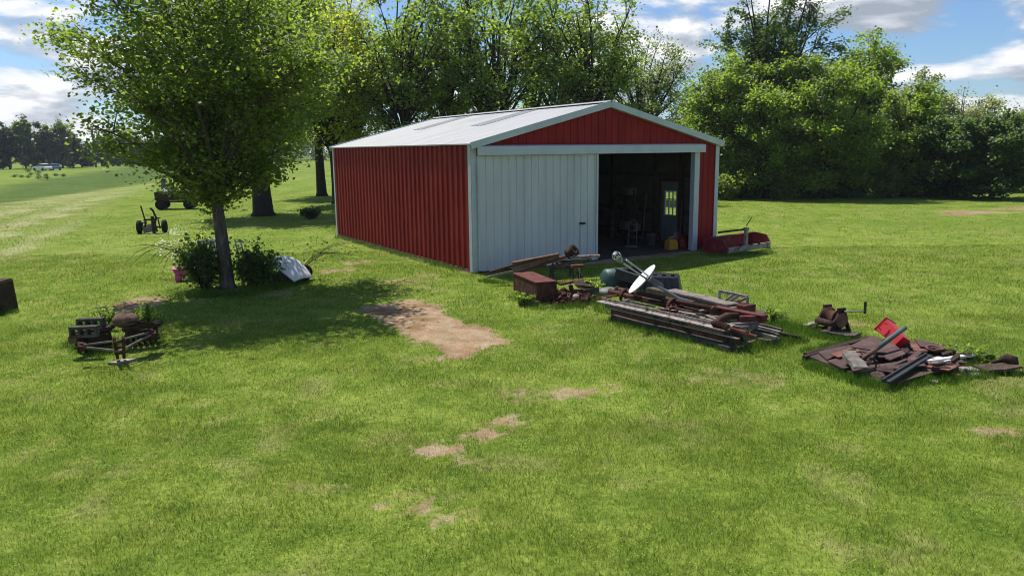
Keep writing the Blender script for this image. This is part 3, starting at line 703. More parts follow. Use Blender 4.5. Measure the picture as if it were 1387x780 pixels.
for i, (px, Y, H, tr, rr, lo, cl, lb, n, ls) in enumerate(RT):
    q = ray(px, 203, Y)
    if i == 0: pf = [(lo, rr*.3), (6, rr*.8), (9, rr), (12, rr*.98), (H-.5, rr*.6), (H, .5)]
    elif i == 4: pf = [(lo, rr*.4), (5, rr), (8, rr*.6), (9.6, rr*.8), (H, .4)]
    else: pf = [(lo*.5, rr*.75), (lo+(H-lo)*.25, rr), (lo+(H-lo)*.6, rr*.92), (lo+(H-lo)*.85, rr*.62), (H, .3)]
    tree('broadleaf_tree' if i < 8 or i == 13 else 'willow_tree', lb, q.x, q.y, H, tr, pf, max(.6, lo), 44, int(n*1.9), ls*.68, cl, 60+i, group=G2, bk='bark_dark', sub=6, clump=.10 if i else .07, droop=.35 if cl is WILLOW else 0)
# low growth along the wood edge
MIDB = ((.06, .105, .03), (.11, .165, .045))
def bush(name, label, x, y, rx, ry, h, n, ls, leafc, seed, cat='bush', group=None, stems=7):
    r = np.random.default_rng(seed); rd = random.Random(seed)
    root = empty(name, (x, y, 0), 0, label, cat, group); tb = MB(); A = []
    for i in range(stems*3):
        a = rd.uniform(0, 6.28); q = math.sqrt(rd.random()); e = V((math.cos(a)*rx*q*.85, math.sin(a)*ry*q*.85, h*rd.uniform(.45, .95)*(1.05-.45*q*q)))
        s = V((e.x*.12, e.y*.12, 0)); c = bez(s, V((e.x*.35, e.y*.35, e.z*.75)), e, 4); tb.tube(c, [.012*(1-.7*k/4)*max(1, h) for k in range(5)], 4, False)
        A.append((c[1], c[2], c[3], c[4]))
    tb.build('stem', M['bark_dark'], root, True)
    A = np.array([[tuple(p) for p in q] for q in A]); k = r.integers(0, len(A), n); j = r.integers(0, 3, n); t = r.uniform(0, 1, n)[:, None]
    P = A[k, j]*(1-t)+A[k, j+1]*t + r.normal(0, 1, (n, 3))*np.array((rx*.1, ry*.1, h*.09))*r.uniform(.5, 1.7, len(A))[k][:, None]; P[:, 2] = np.abs(P[:, 2])+.03
    put_leaves(root, 'foliage', P, ls, leafc, r, .4, .3, r.uniform(.8, 1.2, len(A))[k]); return root
G3 = 'bushes along the wood edge'
for i, (px, Y, rx, h, cl, lb, n) in enumerate((
    (984, 46.5, 1.1, 1.5, MIDG, 'rounded green bush close to the right corner of the barn', 3500), (1065, 46.4, .8, 1.0, GREYG, 'small grey green bush in front of the bright green trees', 2200),
    (1010, 47.6, 1.2, 1.1, DARK, 'dark bush between the rounded green bush and the grey green bush', 3000), (1105, 47, 1.5, 1.2, DARK, 'dark bush under the broad bright maple', 3200),
    (1150, 47, 1.5, 1.3, DARK, 'dark bush right of the broad maple stem', 3200), (1210, 46.6, 1.2, 1.9, GREYG, 'pale leaved upright bush before the lower green tree', 3200), (1250, 47, 1.4, 1.3, DARK, 'dark bush left of the dark round trees', 3000))):
    q = ray(px, 203, Y); bush('bush', lb, q.x, q.y, rx, rx*.8, h, n, .17, cl, 90+i, group=G3)
def mass(name, label, pts, n, ls, leafc, seed, hmin, hmax, depth, cat):
    """far woods reading as one mass: leaf clumps over a wavy band"""
    r = np.random.default_rng(seed); P = []; pts = np.array(pts, float); seg = np.hypot(*(np.diff(pts, axis=0).T)); cum = np.r_[0, np.cumsum(seg)]
    nc = max(10, int(n/60)); u_ = r.uniform(0, cum[-1], nc); cx = np.interp(u_, cum, pts[:, 0]); cy = np.interp(u_, cum, pts[:, 1])
    hh = (hmin+(hmax-hmin)*fbm(u_*.06, u_*0, seed, 3)); cz = hh*np.sqrt(r.uniform(0, 1, nc))
    k = r.integers(0, nc, n); sz = hmax*.11
    P = np.stack([cx[k], cy[k]+r.uniform(0, depth, nc)[k], cz[k]], -1) + r.normal(0, sz, (n, 3)); P[:, 2] = np.abs(P[:, 2])
    root = put_leaves(None, name, P, ls, leafc, r, .4, .3, r.uniform(.75, 1.25, nc)[k])
    return tag(root, label, cat, kind='stuff')
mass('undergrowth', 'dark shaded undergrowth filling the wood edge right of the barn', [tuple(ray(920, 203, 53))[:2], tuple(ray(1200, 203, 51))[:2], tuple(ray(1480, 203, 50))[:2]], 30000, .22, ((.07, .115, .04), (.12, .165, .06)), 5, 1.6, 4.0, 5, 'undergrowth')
mass('woods', 'far woods closing the fields behind the barn and lawn trees', [(-190, 300), (-60, 290), (60, 270), (150, 220)], 50000, .9, ((.045, .07, .03), (.08, .11, .045)), 6, 5, 9, 25, 'woods')
# the far row of pines on the left
G4 = 'trees of the far row across the field'
def pine(px, Y, H, rr, lb, seed, cl=PINE, low=.22, n=5000, ls=.62, pt=1.0):
    q = ray(px, 215, Y); z0 = float(height(np.array([q.x]), np.array([q.y]))[0])
    low *= .35; pf = [(H*low, rr*.8), (H*(low+.2), rr), (H*.65, rr*.8), (H*.85, rr*.5*pt), (H, .3)]
    t = tree('pine_tree', lb, q.x, q.y, H, .22, pf, H*low*.9, 30, n, ls, cl, seed, group=G4, bk='bark_dark', sub=3, clump=.13, up=.1, top_f=.95); t.location.z = z0
    return t
for i, (px, Y, H, rr, lb, cl, low) in enumerate((
    (-32, 172, 10.5, 2.6, 'dark far pine cut by the left edge of the view', PINE, .12), (-10, 176, 11, 2.6, 'dark far pine at the very left end of the row', PINE, .15), (12, 178, 11.2, 2.5, 'second far pine from the left end of the row', PINE, .2), (34, 182, 12.6, 2.6, 'tall far tree with pale upper leaves, left of the parked cars', GREYG, .25), (50, 186, 12.2, 2.6, 'tall far tree right behind the white car', PINE, .25),
    (66, 190, 11.2, 2.4, 'far tree with thin pale crown behind the blue car', GREYG, .3), (84, 192, 12.4, 2.9, 'tall far tree standing right of the parked cars', GREYG, .2), (98, 196, 9.0, 2.6, 'far pine stepping down from the tall trees', PINE, .2), (110, 205, 6.6, 2.3, 'low brownish far pine left of the power pole', ((.06, .05, .035), (.085, .07, .045)), .2),
    (122, 215, 6.6, 2.5, 'low far pine next to the power pole', PINE, .2), (137, 222, 8.6, 3.2, 'dark far pine just right of the power pole', PINE, .15), (152, 226, 11.2, 3.6, 'rounded dark far pine right of the power pole', PINE, .15), (168, 230, 10.2, 3.6, 'far pine at the right end of the row beside the near maple leaves', PINE, .15), (188, 236, 10, 3.8, 'far pine seen through the left leaves of the near maple', PINE, .15), (215, 246, 10, 4, 'far pine hidden mostly by the near maple crown', PINE, .15))):
    pine(px, Y, H, rr, lb, 120+i, cl, low)
# ------------------------------------------------------------------ things standing about the barn
def rt(px, py, Y): return ray(px, py, Y)
def floor_at(px, py): q = at(px, py, .02); return q
# --- inside the barn
q = floor_at(882, 332)
b = empty('bucket', q, 0, 'white plastic bucket on the barn floor left of the walk-in door', 'bucket')
m = MB(); m.lathe([(0, 0), (.13, 0), (.15, .34), (.158, .345), (.158, .37), (.146, .37), (.126, .02), (0, .02)], None, 20); m.build('body', M['whiteplastic'], b, True); b.children[0].data.materials[0] = M['greymetal']
m = MB(); m.tube([(.15*math.cos(t), .15*math.sin(t)*.3-.1*math.sin(t), .34-.16*math.sin(t)) for t in [math.pi*i/10 for i in range(11)]], .005, 5); m.build('handle', M['galv'], b)
q = floor_at(909, 338)
g = empty('fuel_can', q, .5, 'yellow plastic fuel can on the floor in the barn opening', 'fuel can')
m = MB(); m.prism([(-.17, -.13), (.17, -.13), (.17, .13), (-.17, .13)], 0, .24); m.hexa([V(p) for p in ((-.17, -.13, .24), (.17, -.13, .24), (.17, .13, .24), (-.17, .13, .24), (-.1, -.09, .32), (.1, -.09, .32), (.1, .09, .32), (-.1, .09, .32))]); m.build('body', M['yellow'], g, bevel=.025)
m = MB(); m.tube([(-.11, 0, .3), (-.08, 0, .38), (.08, 0, .38), (.12, 0, .3)], .017, 8); m.build('handle', M['yellow'], g, True)
m = MB(); m.tube([(.12, 0, .3), (.14, 0, .36)], .03, 10); m.build('cap', M['black'], g, True)
q = floor_at(914, 335)
g = empty('jug', q, .2, 'pale grey jug standing behind the yellow fuel can', 'jug')
m = MB(); m.lathe([(0, 0), (.12, 0), (.13, .05), (.13, .3), (.08, .42), (.04, .46), (.04, .5), (0, .5)], None, 16); m.build('body', M['greymetal'], g, True)
m = MB(); m.tube([(.05, 0, .45), (.12, 0, .44), (.14, 0, .36), (.12, 0, .28)], .013, 6); m.build('handle', M['greymetal'], g, True)
q = floor_at(924, 336)
g = empty('red_can', q, .2, 'dark red can on the barn floor beside the right door jamb', 'can')
m = MB(); m.lathe([(0, 0), (.15, 0), (.16, .02), (.16, .26), (.12, .34), (.03, .36), (.03, .4), (0, .4)], None, 18); m.build('body', M['redpaint'], g, True)
m = MB(); m.tube([(-.1, 0, .33), (-.06, 0, .42), (.06, 0, .42), (.1, 0, .33)], .01, 6); m.build('handle', M['redpaint'], g, True)
q = floor_at(856, 334)
g = empty('hand_truck', q, -.35, 'pale upright hand truck standing in the dark of the barn', 'hand truck')
m = MB(); m.tube([(-.13, .02, .03), (-.13, .1, .75), (0, .14, .86), (.13, .1, .75), (.13, .02, .03)], .022, 8)
for z in (.3, .5, .7): m.tube([(-.13, .02+.09*z, z), (.13, .02+.09*z, z)], .014, 6)
m.build('frame', M['greymetal'], g, True); MB().box((0, -.1, .02), (.4, .26, .015)).build('toe_plate', M['galv'], g)
for sx_ in (-.2, .2):
    m = MB(); m.lathe([(.05, -.025), (.1, -.03), (.12, -.012), (.12, .012), (.1, .03), (.05, .025)], Matrix.Translation((sx_, .1, .12)) @ Matrix.Rotation(math.pi/2, 4, 'Y'), 18); m.build('wheel', M['rubber'], g, True)
# a small tractor in the dark at the left of the opening
q = barn(5.0, 3.6, .02)
g = empty('garden_tractor', q, TH+2.2, 'dark garden tractor standing inside the barn behind the door edge', 'tractor')
m = MB(); m.box((.55, 0, .55), (.75, .42, .4)); m.box((.55, 0, .78), (.6, .36, .08)); m.build('hood', M['blackpaint'], g, bevel=.03)
MB().box((-.1, 0, .42), (1.1, .34, .14)).build('frame', M['rust_dark'], g)
m = MB(); m.box((-.35, 0, .68), (.42, .44, .1)); m.box((-.56, 0, .9), (.08, .42, .4)); m.build('seat', M['black'], g, bevel=.03)
m = MB(); m.tube([(.12, 0, .75), (.02, 0, .98)], .015, 6); m.lathe([(.15+.015*math.cos(t), .015*math.sin(t)) for t in [i*math.pi/4 for i in range(9)]], Matrix.Translation((.02, 0, .98)) @ Matrix.Rotation(-.4, 4, 'Y'), 20); m.build('steering_wheel', M['black'], g, True)
for x_, r_, w_ in ((-.45, .33, .22), (.72, .22, .14)):
    for sy in (-1, 1):
        m = MB(); m.lathe([(r_*.4, -w_/2*.7), (r_*.85, -w_/2), (r_, -w_/3), (r_, w_/3), (r_*.85, w_/2), (r_*.4, w_/2*.7)], Matrix.Translation((x_, sy*.38, r_)) @ Matrix.Rotation(math.pi/2, 4, 'X'), 22)
        wl = m.build('wheel', M['rubber'], g, True); m = MB(); m.lathe([(0, -.03), (r_*.42, -.03), (r_*.42, .03), (0, .03)], Matrix.Translation((x_, sy*.38, r_)) @ Matrix.Rotation(math.pi/2, 4, 'X'), 16); m.build('rim', M['greymetal'], wl)
# stacked tyres, a drum and a bench along the far wall
def tyre_bm(r, w): 
    m = MB(); m.lathe([(r*.6, -w*.4), (r*.85, -w*.5), (r*.97, -w*.36), (r, 0), (r*.97, w*.36), (r*.85, w*.5), (r*.6, w*.4), (r*.58, 0), (r*.6, -w*.4)], None, 24); return m
for i in range(4):
    q = barn(6.3+random.uniform(-.04, .04), 3.9, .13+i*.2); o = tyre_bm(.34, .2).build('tyre', M['rubber'], None, True); o.location = q
    tag(o, ('bottom tyre', 'second tyre from the bottom', 'third tyre from the bottom', 'top tyre')[i]+' of the stack in the dark barn', 'tyre', 'tyres stacked in the barn')
g = empty('workbench', barn(BW-.5, 5.2, .02), TH, 'dark wooden workbench along the inner side wall of the barn', 'workbench')
MB().box((0, 0, .86), (.6, 2.2, .06)).build('bench_top', M['timber_dark'], g)
for x_ in (-.26, .26):
    for y_ in (-1.02, 1.02): MB().box((x_, y_, .415), (.08, .08, .83)).build('leg', M['timber_dark'], g)
MB().box((0, 0, .25), (.55, 2.1, .03)).build('shelf', M['timber_dark'], g)
q = barn(BW-.32, 3.05, .02)
g = empty('long_board', q, 0, 'long pale board leaning on the inner wall left of the walk-in door', 'board'); m = MB(); m.bar((0, 0, 0), (.14*E_[0], .14*E_[1], 1.55), .09, .03, (1, 0, 0)); m.build('board', M['timber'], g)
q = barn(BW-.35, 1.2, .02); m = MB(); m.bar(q, q+V((.1, .16, 1.5)), .03, .03, (1, 0, 0)); m.bar(q+V((-.12, -.0, -.0)), q+V((.12, .05, .02)), .05, .3, (0, 1, 0))
top('shovel', m, M['timber_brown'], 'shovel leaning upright between the walk-in door and the right jamb', 'shovel')
g = empty('storage_shelf', barn(BW-.45, 3.6, .02), TH, 'dark shelf rack against the inner side wall left of the walk-in door', 'shelf rack')
for z_ in (.3, .9, 1.5): MB().box((0, 0, z_), (.5, 1.0, .03)).build('shelf', M['stud'], g)
for x_ in (-.22, .22):
    for y_ in (-.48, .48): MB().box((x_, y_, .85), (.05, .05, 1.7)).build('post', M['stud'], g)
rb = random.Random(4)
for k, (y_, z_, s_, mt, lb) in enumerate(((-.3, .315, .3, 'timber_brown', 'brown box on the lowest shelf of the rack in the barn'), (.15, .315, .36, 'greymetal', 'grey metal box on the lowest shelf of the rack in the barn'), (-.15, .915, .28, 'green', 'dark green box on the middle shelf of the rack in the barn'), (.28, .915, .24, 'rust', 'rusty box on the middle shelf of the rack in the barn'), (0, 1.515, .34, 'timber', 'pale wooden box on the top shelf of the rack in the barn'))):
    q = barn(BW-.45, 3.6+y_, .02+z_+s_*.35); m = MB(); m.box(q, (s_, s_*.9, s_*.7), Euler((0, 0, TH+rb.uniform(-.15, .15))).to_matrix()); top('storage_box', m, M[mt], lb, 'box', 'boxes on the shelf rack', .01)
q = barn(4.75, 2.4, .02)
g = empty('metal_drum', q, 0, 'dark steel drum inside the barn close behind the sliding door edge', 'drum')
m = MB(); m.lathe([(0, 0), (.29, 0), (.29, .28), (.305, .3), (.29, .32), (.29, .56), (.305, .58), (.29, .6), (.29, .88), (.27, .88), (.27, .85), (0, .85)], None, 26); m.build('body', M['rust_dark'], g, True)

# --- box scraper by the right corner
Yb = 22.7
A = at(985, 346); B = at(1043, 337)
g = empty('box_scraper', (A+B)/2, math.atan2(B.y-A.y, B.x-A.x), 'dark red box scraper blade on the grass beside the right barn corner', 'scraper')
wl = (B-A).length; hw = wl/2
m = MB(); m.box((0, .78, .24), (wl, .035, .44)); m.box((0, .72, .45), (wl, .12, .03)); m.build('mouldboard', M['redpaint'], g)
for s_ in (-1, 1):
    m = MB(); m.prism([(0, -.02), (.85, 0), (.85, .44), (.55, .47), (.15, .42), (0, .2)], -.02, .02, Matrix.Translation((s_*hw, 0, .02)) @ Matrix.Rotation(math.pi/2, 4, 'Z') @ Matrix.Rotation(math.pi/2, 4, 'X')); m.build('side_plate', M['redpaint'], g)
m = MB(); m.box((0, .0, .14), (wl-.05, .05, .16)); m.build('cutting_edge', M['rust_pale'], g)
for x_ in (-.5, 0.05, .45): MB().box((x_, -.03, .25), (.06, .04, .1)).build('shank', M['rust_dark'], g)
m = MB(); m.box((.12, .22, .37), (.1, .09, .6)); m.box((.12, .22, .68), (.13, .12, .08)); m.build('mast', M['rust_pale'], g)
m = MB(); m.tube([(.1, .25, .66), (-.55, .5, .62), (-.75, .6, .6)], .03, 8); m.build('top_link', M['rust_dark'], g); m = MB(); m.tube([(.15, .25, .76), (.5, .3, 1.0)], .015, 6); m.build('lever', M['rust_dark'], g)

# --- debris leaning along the sliding door
p, q = rt(694.5, 361, 17.92), rt(757, 349, 18.23)
m = MB(); m.bar(p, q, .05, .2, jit=.004, n=4); m.bar(p+V((0, -.05, .1)), q+V((0, -.05, .1)), .14, .03); top('wooden_beam', m, M['timber_brown'], 'wide brown beam resting on edge along the white sliding door', 'beam', 'scrap along the sliding door')
p, q = rt(660, 375.5, 17.75), rt(772, 349, 18.31); m = MB(); m.bar(p, q, .06, .045, n=3, jit=.006); top('long_pole', m, M['timber'], 'long pale grey pole, frontmost of the scrap along the door', 'pole', 'scrap along the sliding door')
p, q = rt(663, 369, 17.77), rt(700, 358.5, 17.95); m = MB(); m.tube([p, q, rt(752, 345, 18.21)], .035, 8); top('rusty_pipe', m, M['rust'], 'rusty pipe sticking out left of the wide brown beam', 'pipe', 'scrap along the sliding door')
p, q = rt(700, 369, 17.95), rt(770, 346, 18.30); m = MB(); m.bar(p, q, .08, .05, jit=.004, n=3); top('rusty_bar', m, M['rust_red'], 'red rusty bar leaning between the pale pole and the beam', 'bar', 'scrap along the sliding door')
p, q = rt(765, 349, 18.27), rt(812, 346.5, 18.51); m = MB(); m.tube([p, q], .04, 10); top('steel_pipe', m, M['rust_pale'], 'pale rusty pipe pointing right past the edge of the sliding door', 'pipe', 'scrap along the sliding door')
p, q = rt(742, 361, 18.16), rt(800, 350, 18.45); m = MB(); m.bar(p, q, .2, .05, jit=.005, n=3); top('dark_plank', m, M['timber_dark'], 'dark plank under the pale rusty pipe', 'plank', 'scrap along the sliding door')
p, q = rt(722, 357, 18.06), rt(792, 352, 18.41); m = MB(); m.bar(p, q, .04, .04); m.bar(rt(748, 350, 18.19), rt(755, 357, 18.23), .06, .03); m.bar(rt(744, 352, 18.17), rt(750, 359, 18.20), .06, .03); top('steel_bracket', m, M['rust'], 'thin rusty rail with two slanting brackets on the door scrap', 'rail', 'scrap along the sliding door')
q = rt(774, 341, 18.32); m = MB(); m.lathe([(.05, -.11), (.15, -.11), (.15, -.08), (.1, -.06), (.1, .06), (.15, .08), (.15, .11), (.05, .11), (.05, -.11)], Matrix.Translation(q) @ Euler((.5, .9, 0)).to_matrix().to_4x4(), 22); top('rusty_pulley', m, M['rust_dark'], 'dark rusty pulley perched on top of the door scrap', 'pulley', None, 0, True)
g0 = at(768, 380)
g = empty('trestle', g0, .2, 'low dark timber trestle carrying the scrap along the door', 'trestle')
MB().box((0, .5, .24), (.6, .08, .08)).build('top_rail', M['timber_dark'], g)
for x_, y_ in ((-.25, .42), (.25, .42), (-.25, .58), (.25, .58)):
    m = MB(); m.bar((x_, y_+(y_-.5), -.02), (x_, y_, .22), .045, .045, (1, 0, 0)); m.build('leg', M['timber_dark'], g)
# small pedestal
q = at(783, 387)
g = empty('pedestal', q, .3, 'rusty pedestal with a flat wooden seat behind the scrap heap', 'pedestal')
hz = rt(783, 360, q.y).z
m = MB(); m.box((-.02, 0, hz), (.3, .16, .05)); m.build('seat', M['rust_red'], g); m = MB(); m.tube([(0.02, 0, 0), (.02, 0, hz)], .02, 8); m.build('post', M['rust_pale'], g)
for a_ in (.3, 2.4, 4.4): m = MB(); m.tube([(.0, 0, hz*.75), (.22*math.cos(a_), .22*math.sin(a_), -.01)], .014, 6); m.build('leg', M['rust_dark'], g)

# --- rusty tank
A, B, D = at(699.5, 398), at(731, 413), at(749.5, 407)
ux = (B-A); uy = (D-B); hh = rt(728, 385, B.y).z
g = empty('rusty_tank', (A+D)/2, math.atan2(ux.y, ux.x), 'rust brown metal box tank on the grass with a lighter red lid', 'tank')
Lx, Ly = ux.length, abs(uy.dot(V((-ux.y, ux.x, 0)).normalized()))
Ly = max(Ly, .34)
m = MB(); m.box((0, 0, .03+hh/2), (Lx, Ly, hh-.08)); m.build('body', M['rust'], g, bevel=.012)
m = MB(); m.box((0, 0, hh), (Lx+.03, Ly+.03, .03)); m.build('lid', M['rust_red'], g, bevel=.006)
for x_ in (-Lx/2+.005, Lx/2-.005): m = MB(); m.box((x_, 0, hh*.5), (.03, Ly+.012, hh-.1)); m.build('end_rim', M['rust'], g, bevel=.004)
MB().box((Lx*.2, -.02, .03), (Lx*.5, Ly+.1, .06)).build('skid', M['rust_dark'], g)
# --- scrap heap right of the tank
r_ = np.random.default_rng(5)
m = MB(); hc = at(772, 406)
for i in range(260):
    a_, q_ = r_.uniform(0, 6.28), math.sqrt(r_.uniform(0, 1)); x_, y_ = hc.x+math.cos(a_)*q_*.62, hc.y+math.sin(a_)*q_*.7; z_ = .02+.24*(1-q_)*r_.uniform(.3, 1)
    s_ = r_.uniform(.02, .085); rot = Euler(r_.uniform(0, 3, 3)).to_matrix()
    m.box((x_, y_, z_), (s_*r_.uniform(1, 3), s_, s_*r_.uniform(.3, 1)), rot)
tag(m.build('scrap_rubble', M['rust']), 'heap of small rusty metal scraps beside the tank', 'scrap', kind='stuff')
q0 = at(792, 398); m = MB(); m.prism([(-.27, -.16), (.2, -.21), (.3, .07), (.06, .22), (-.22, .13)], 0, .025, Matrix.Translation((q0.x, q0.y+.1, .2)) @ Euler((.2, .12, .3)).to_matrix().to_4x4()); top('rusty_plate', m, M['rust_dark'], 'large rusty plate lying across the scrap heap', 'plate')
q0 = at(800, 404); m = MB(); m.bar((q0.x-.35, q0.y+.02, .12), (q0.x+.2, q0.y+.18, .1), .03, .16, jit=.01, n=3); top('dark_board', m, M['timber_dark'], 'dark board on edge at the right side of the scrap heap', 'board')
q0 = at(776, 397); m = MB(); m.bar((q0.x-.3, q0.y, .2), (q0.x+.25, q0.y+.3, .24), .12, .04, n=2, jit=.01); top('rusty_strap', m, M['rust_red'], 'bent reddish strap on top of the scrap heap', 'strap')
q0 = at(779, 409); m = MB(); m.lathe([(0, 0), (.06, 0), (.085, .05), (.08, .1), (.04, .13), (0, .13)], Matrix.Translation((q0.x, q0.y, .05)) @ Euler((.8, .3, 0)).to_matrix().to_4x4(), 12); top('rusty_can', m, M['rust_pale'], 'small rusty can in the front of the scrap heap', 'can', None, 0, True)
q0 = at(722, 413); m = MB(); m.bar((q0.x-.3, q0.y, .04), (q0.x+.1, q0.y-.05, .04), .1, .07, n=3, jit=.012); top('timber_block', m, M['timber_dark'], 'dark rotten block of wood in front of the rusty tank', 'block')

# --- the long scrap pile
ZK = .78
def pz(px, py, z): return at(px, py, z*ZK)
GS = 'beams of the long scrap pile'
def pbar(name, a, b, w, h, mt, lb, cat, za, zb, n=3, jit=.006, group=GS, ext=None):
    p, q = pz(a[0], a[1], za), pz(b[0], b[1], zb); m = MB(); m.bar(p, q, w, h*.8, jit=jit, n=n)
    if ext: ext(m, p, q)
    return top(name, m, M[mt], lb, cat, group)
def lweb(m, p, q): 
    d = (q-p).normalized(); s_ = V((-d.y, d.x, 0)); m.bar(p+s_*.06+V((0, 0, .03)), q+s_*.06+V((0, 0, .03)), .014, .06)
def bolts(m, p, q):
    lweb(m, p, q)
    for t in (.05, .14, .22, .31, .45, .58, .7, .83, .94): c_ = p.lerp(q, t)+V((0, 0, .03)); m.tube([c_, c_+V((0, 0, .05))], .018, 6)
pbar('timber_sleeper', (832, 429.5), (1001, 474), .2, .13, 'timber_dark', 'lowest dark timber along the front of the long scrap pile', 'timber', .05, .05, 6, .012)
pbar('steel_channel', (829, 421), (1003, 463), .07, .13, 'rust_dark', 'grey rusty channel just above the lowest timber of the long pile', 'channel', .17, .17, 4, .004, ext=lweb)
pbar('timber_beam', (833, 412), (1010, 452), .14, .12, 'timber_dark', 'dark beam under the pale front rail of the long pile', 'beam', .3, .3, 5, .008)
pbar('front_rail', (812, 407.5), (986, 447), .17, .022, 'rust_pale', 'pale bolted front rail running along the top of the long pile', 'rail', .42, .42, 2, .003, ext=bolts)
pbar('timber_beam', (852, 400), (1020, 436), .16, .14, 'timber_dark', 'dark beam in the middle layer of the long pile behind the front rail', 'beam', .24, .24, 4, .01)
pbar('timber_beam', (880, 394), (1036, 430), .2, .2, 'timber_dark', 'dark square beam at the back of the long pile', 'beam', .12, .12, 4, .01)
pbar('thin_rod', (862, 404), (985, 434), .03, .03, 'rust', 'thin rusty rod nearest the pale front rail', 'rod', .4, .4)
pbar('thin_rod', (868, 400), (992, 428), .03, .03, 'rust_red', 'thin reddish rod in the middle of the long pile', 'rod', .42, .42)
pbar('thin_rod', (846, 398), (960, 423), .04, .03, 'rust_dark', 'thin dark rod beside the small rusty wheels', 'rod', .44, .44)
p, q, s_ = pz(834, 391, .58), pz(905, 405.5, .58), pz(972, 419.5, .55); m = MB(); m.tube([p, q, s_], .042, 10)
for t in (.02, .5, .97): c_ = p.lerp(s_, t); d_ = (s_-p).normalized()*.03; m.tube([c_-d_, c_+d_], .058, 10)
top('rusty_pipe', m, M['rust'], 'long rusty pipe lying on top of the long pile', 'pipe', GS, 0, True)
m = MB(); m.tube([pz(826, 394, .5), pz(850, 400.5, .5), pz(868, 404.5, .5)], [.05, .045, .04], 10); top('rusty_pipe', m, M['rust'], 'short thick rusty pipe at the left end of the long pile', 'pipe', GS, 0, True)
p, q = pz(968, 419, .5), pz(1036, 432, .5); m = MB(); m.bar(p, q, .13, .1, jit=.002, n=2); m.bar(p+V((0, 0, .055)), q+V((0, 0, .055)), .16, .012); m.bar(q+V((.02, .1, -.02)), pz(1001, 433, .48), .09, .12)
top('red_beam', m, M['rust_red'], 'dark red steel beam with an end plate at the right of the long pile', 'beam', GS)
p, q = pz(908, 393.5, .48), pz(993, 412.5, .48); m = MB(); m.bar(p, q, .3, .035, n=6, jit=.006); m.bar(p+V((.05, -.12, -.05)), q+V((0, -.12, -.05)), .12, .04); top('grey_plank', m, M['timber'], 'wide weathered grey plank on the back of the long pile', 'plank', GS)
# bracket frame standing at the back
p = pz(974, 409, .42); q = pz(1012, 416, .42); d_ = (q-p); uz = V((0, 0, 1)); mm = MB()
yy = p.y; h1 = rt(975, 394, p.y).z-p.z; h2 = rt(1011, 402, q.y).z-q.z
for a_, b_ in ((p, p+uz*h1), (q, q+uz*h2), (p+uz*h1, q+uz*h2), (p.lerp(q, .12), p.lerp(q, .5)+uz*(h1+h2)/2*.95), (p.lerp(q, .3), p.lerp(q, .68)+uz*(h1+h2)/2*.92), (p.lerp(q, .45), q+uz*h2*.95), (p, q)): mm.bar(a_, b_, .05, .035, (0, 1, .1))
top('bracket_frame', mm, M['rust_pale'], 'rusty triangular bracket frame standing at the back of the long pile', 'frame')
p = pz(992, 415, .38); q = pz(1016, 420, .38); m = MB(); m.bar(p, q, .3, .16, jit=.01, n=2); top('rusty_box', m, M['rust_red'], 'rusty box section under the bracket frame', 'box section')
# small wheels
for i, (px, py, lb) in enumerate(((848, 401, 'rusty spoked wheel at the left of the long pile'), (912, 415, 'rusty spoked wheel in the middle of the long pile'))):
    c_ = pz(px, py, .45); ax = (pz(905, 405.5, .5)-pz(834, 391, .5)).normalized(); Mx = Matrix.Translation(c_) @ ax.to_track_quat('Z', 'Y').to_matrix().to_4x4()
    g = empty('small_wheel', c_-V((0, 0, .15)), 0, lb, 'wheel', 'small wheels on the long pile'); off = Matrix.Translation(-(c_-V((0, 0, .15))))
    m = MB(); m.lathe([(.12, -.03), (.15, -.035), (.155, 0), (.15, .035), (.12, .03), (.12, -.03)], off @ Mx, 22); m.build('rim', M['rust'], g, True)
    m = MB(); m.lathe([(0, -.06), (.035, -.06), (.035, .06), (0, .06)], off @ Mx, 12); m.build('hub', M['rust_dark'], g, True)
    for k in range(3):
        a_ = k*math.pi/3; v0 = (off @ Mx) @ V((.12*math.cos(a_), .12*math.sin(a_), 0)); v1 = (off @ Mx) @ V((-.12*math.cos(a_), -.12*math.sin(a_), 0)); m = MB(); m.tube([v0, v1], .011, 6); m.build('spoke', M['rust'], g)
# elbow and spring
m = MB(); m.tube([pz(968, 439, .5), pz(975, 432.5, .53), pz(984, 428, .55), pz(1000, 427.5, .55)], [.055, .06, .06, .055], 10); top('pipe_elbow', m, M['rust'], 'curved rusty pipe elbow at the right of the long pile', 'pipe', GS, 0, True)
p, q = pz(966, 437.5, .5), pz(986, 443.5, .48); d_ = (q-p).normalized(); sa = d_.cross(V((0, 0, 1))).normalized(); sb = sa.cross(d_)
m = MB(); m.tube([p.lerp(q, i/70)+sa*.045*math.cos(i*.75)+sb*.045*math.sin(i*.75) for i in range(71)], .012, 5); top('coil_spring', m, M['rust'], 'rusty coil spring lying in front of the pipe elbow', 'spring', None, 0, True)
pbar('timber_plank', (984, 440), (1023, 436), .1, .05, 'timber', 'short grey plank across the right end of the long pile', 'plank', .42, .42, 2)
pbar('timber_plank', (990, 446), (1022, 440), .16, .1, 'timber', 'grey timber crosspiece under the end of the front rail', 'plank', .34, .34, 2)
pbar('timber_block', (1003, 468), (1020, 462), .16, .1, 'timber', 'sawn grey block at the front right foot of the long pile', 'block', .06, .06, 2)
pbar('timber_block', (975, 470), (990, 474), .14, .14, 'timber_dark', 'dark block under the front corner of the long pile', 'block', .05, .05, 2)
for i in range(4):
    pbar('timber_strip', (1018+i*3, 449-i*3.2), (1052+i*2.4, 458-i*3.6), .06, .06, 'timber_dark' if i % 2 else 'timber', ('front strip', 'second strip', 'third strip', 'rear strip')[i]+' of the timber bundle right of the long pile', 'timber strip', .2, .18, 2, .004)
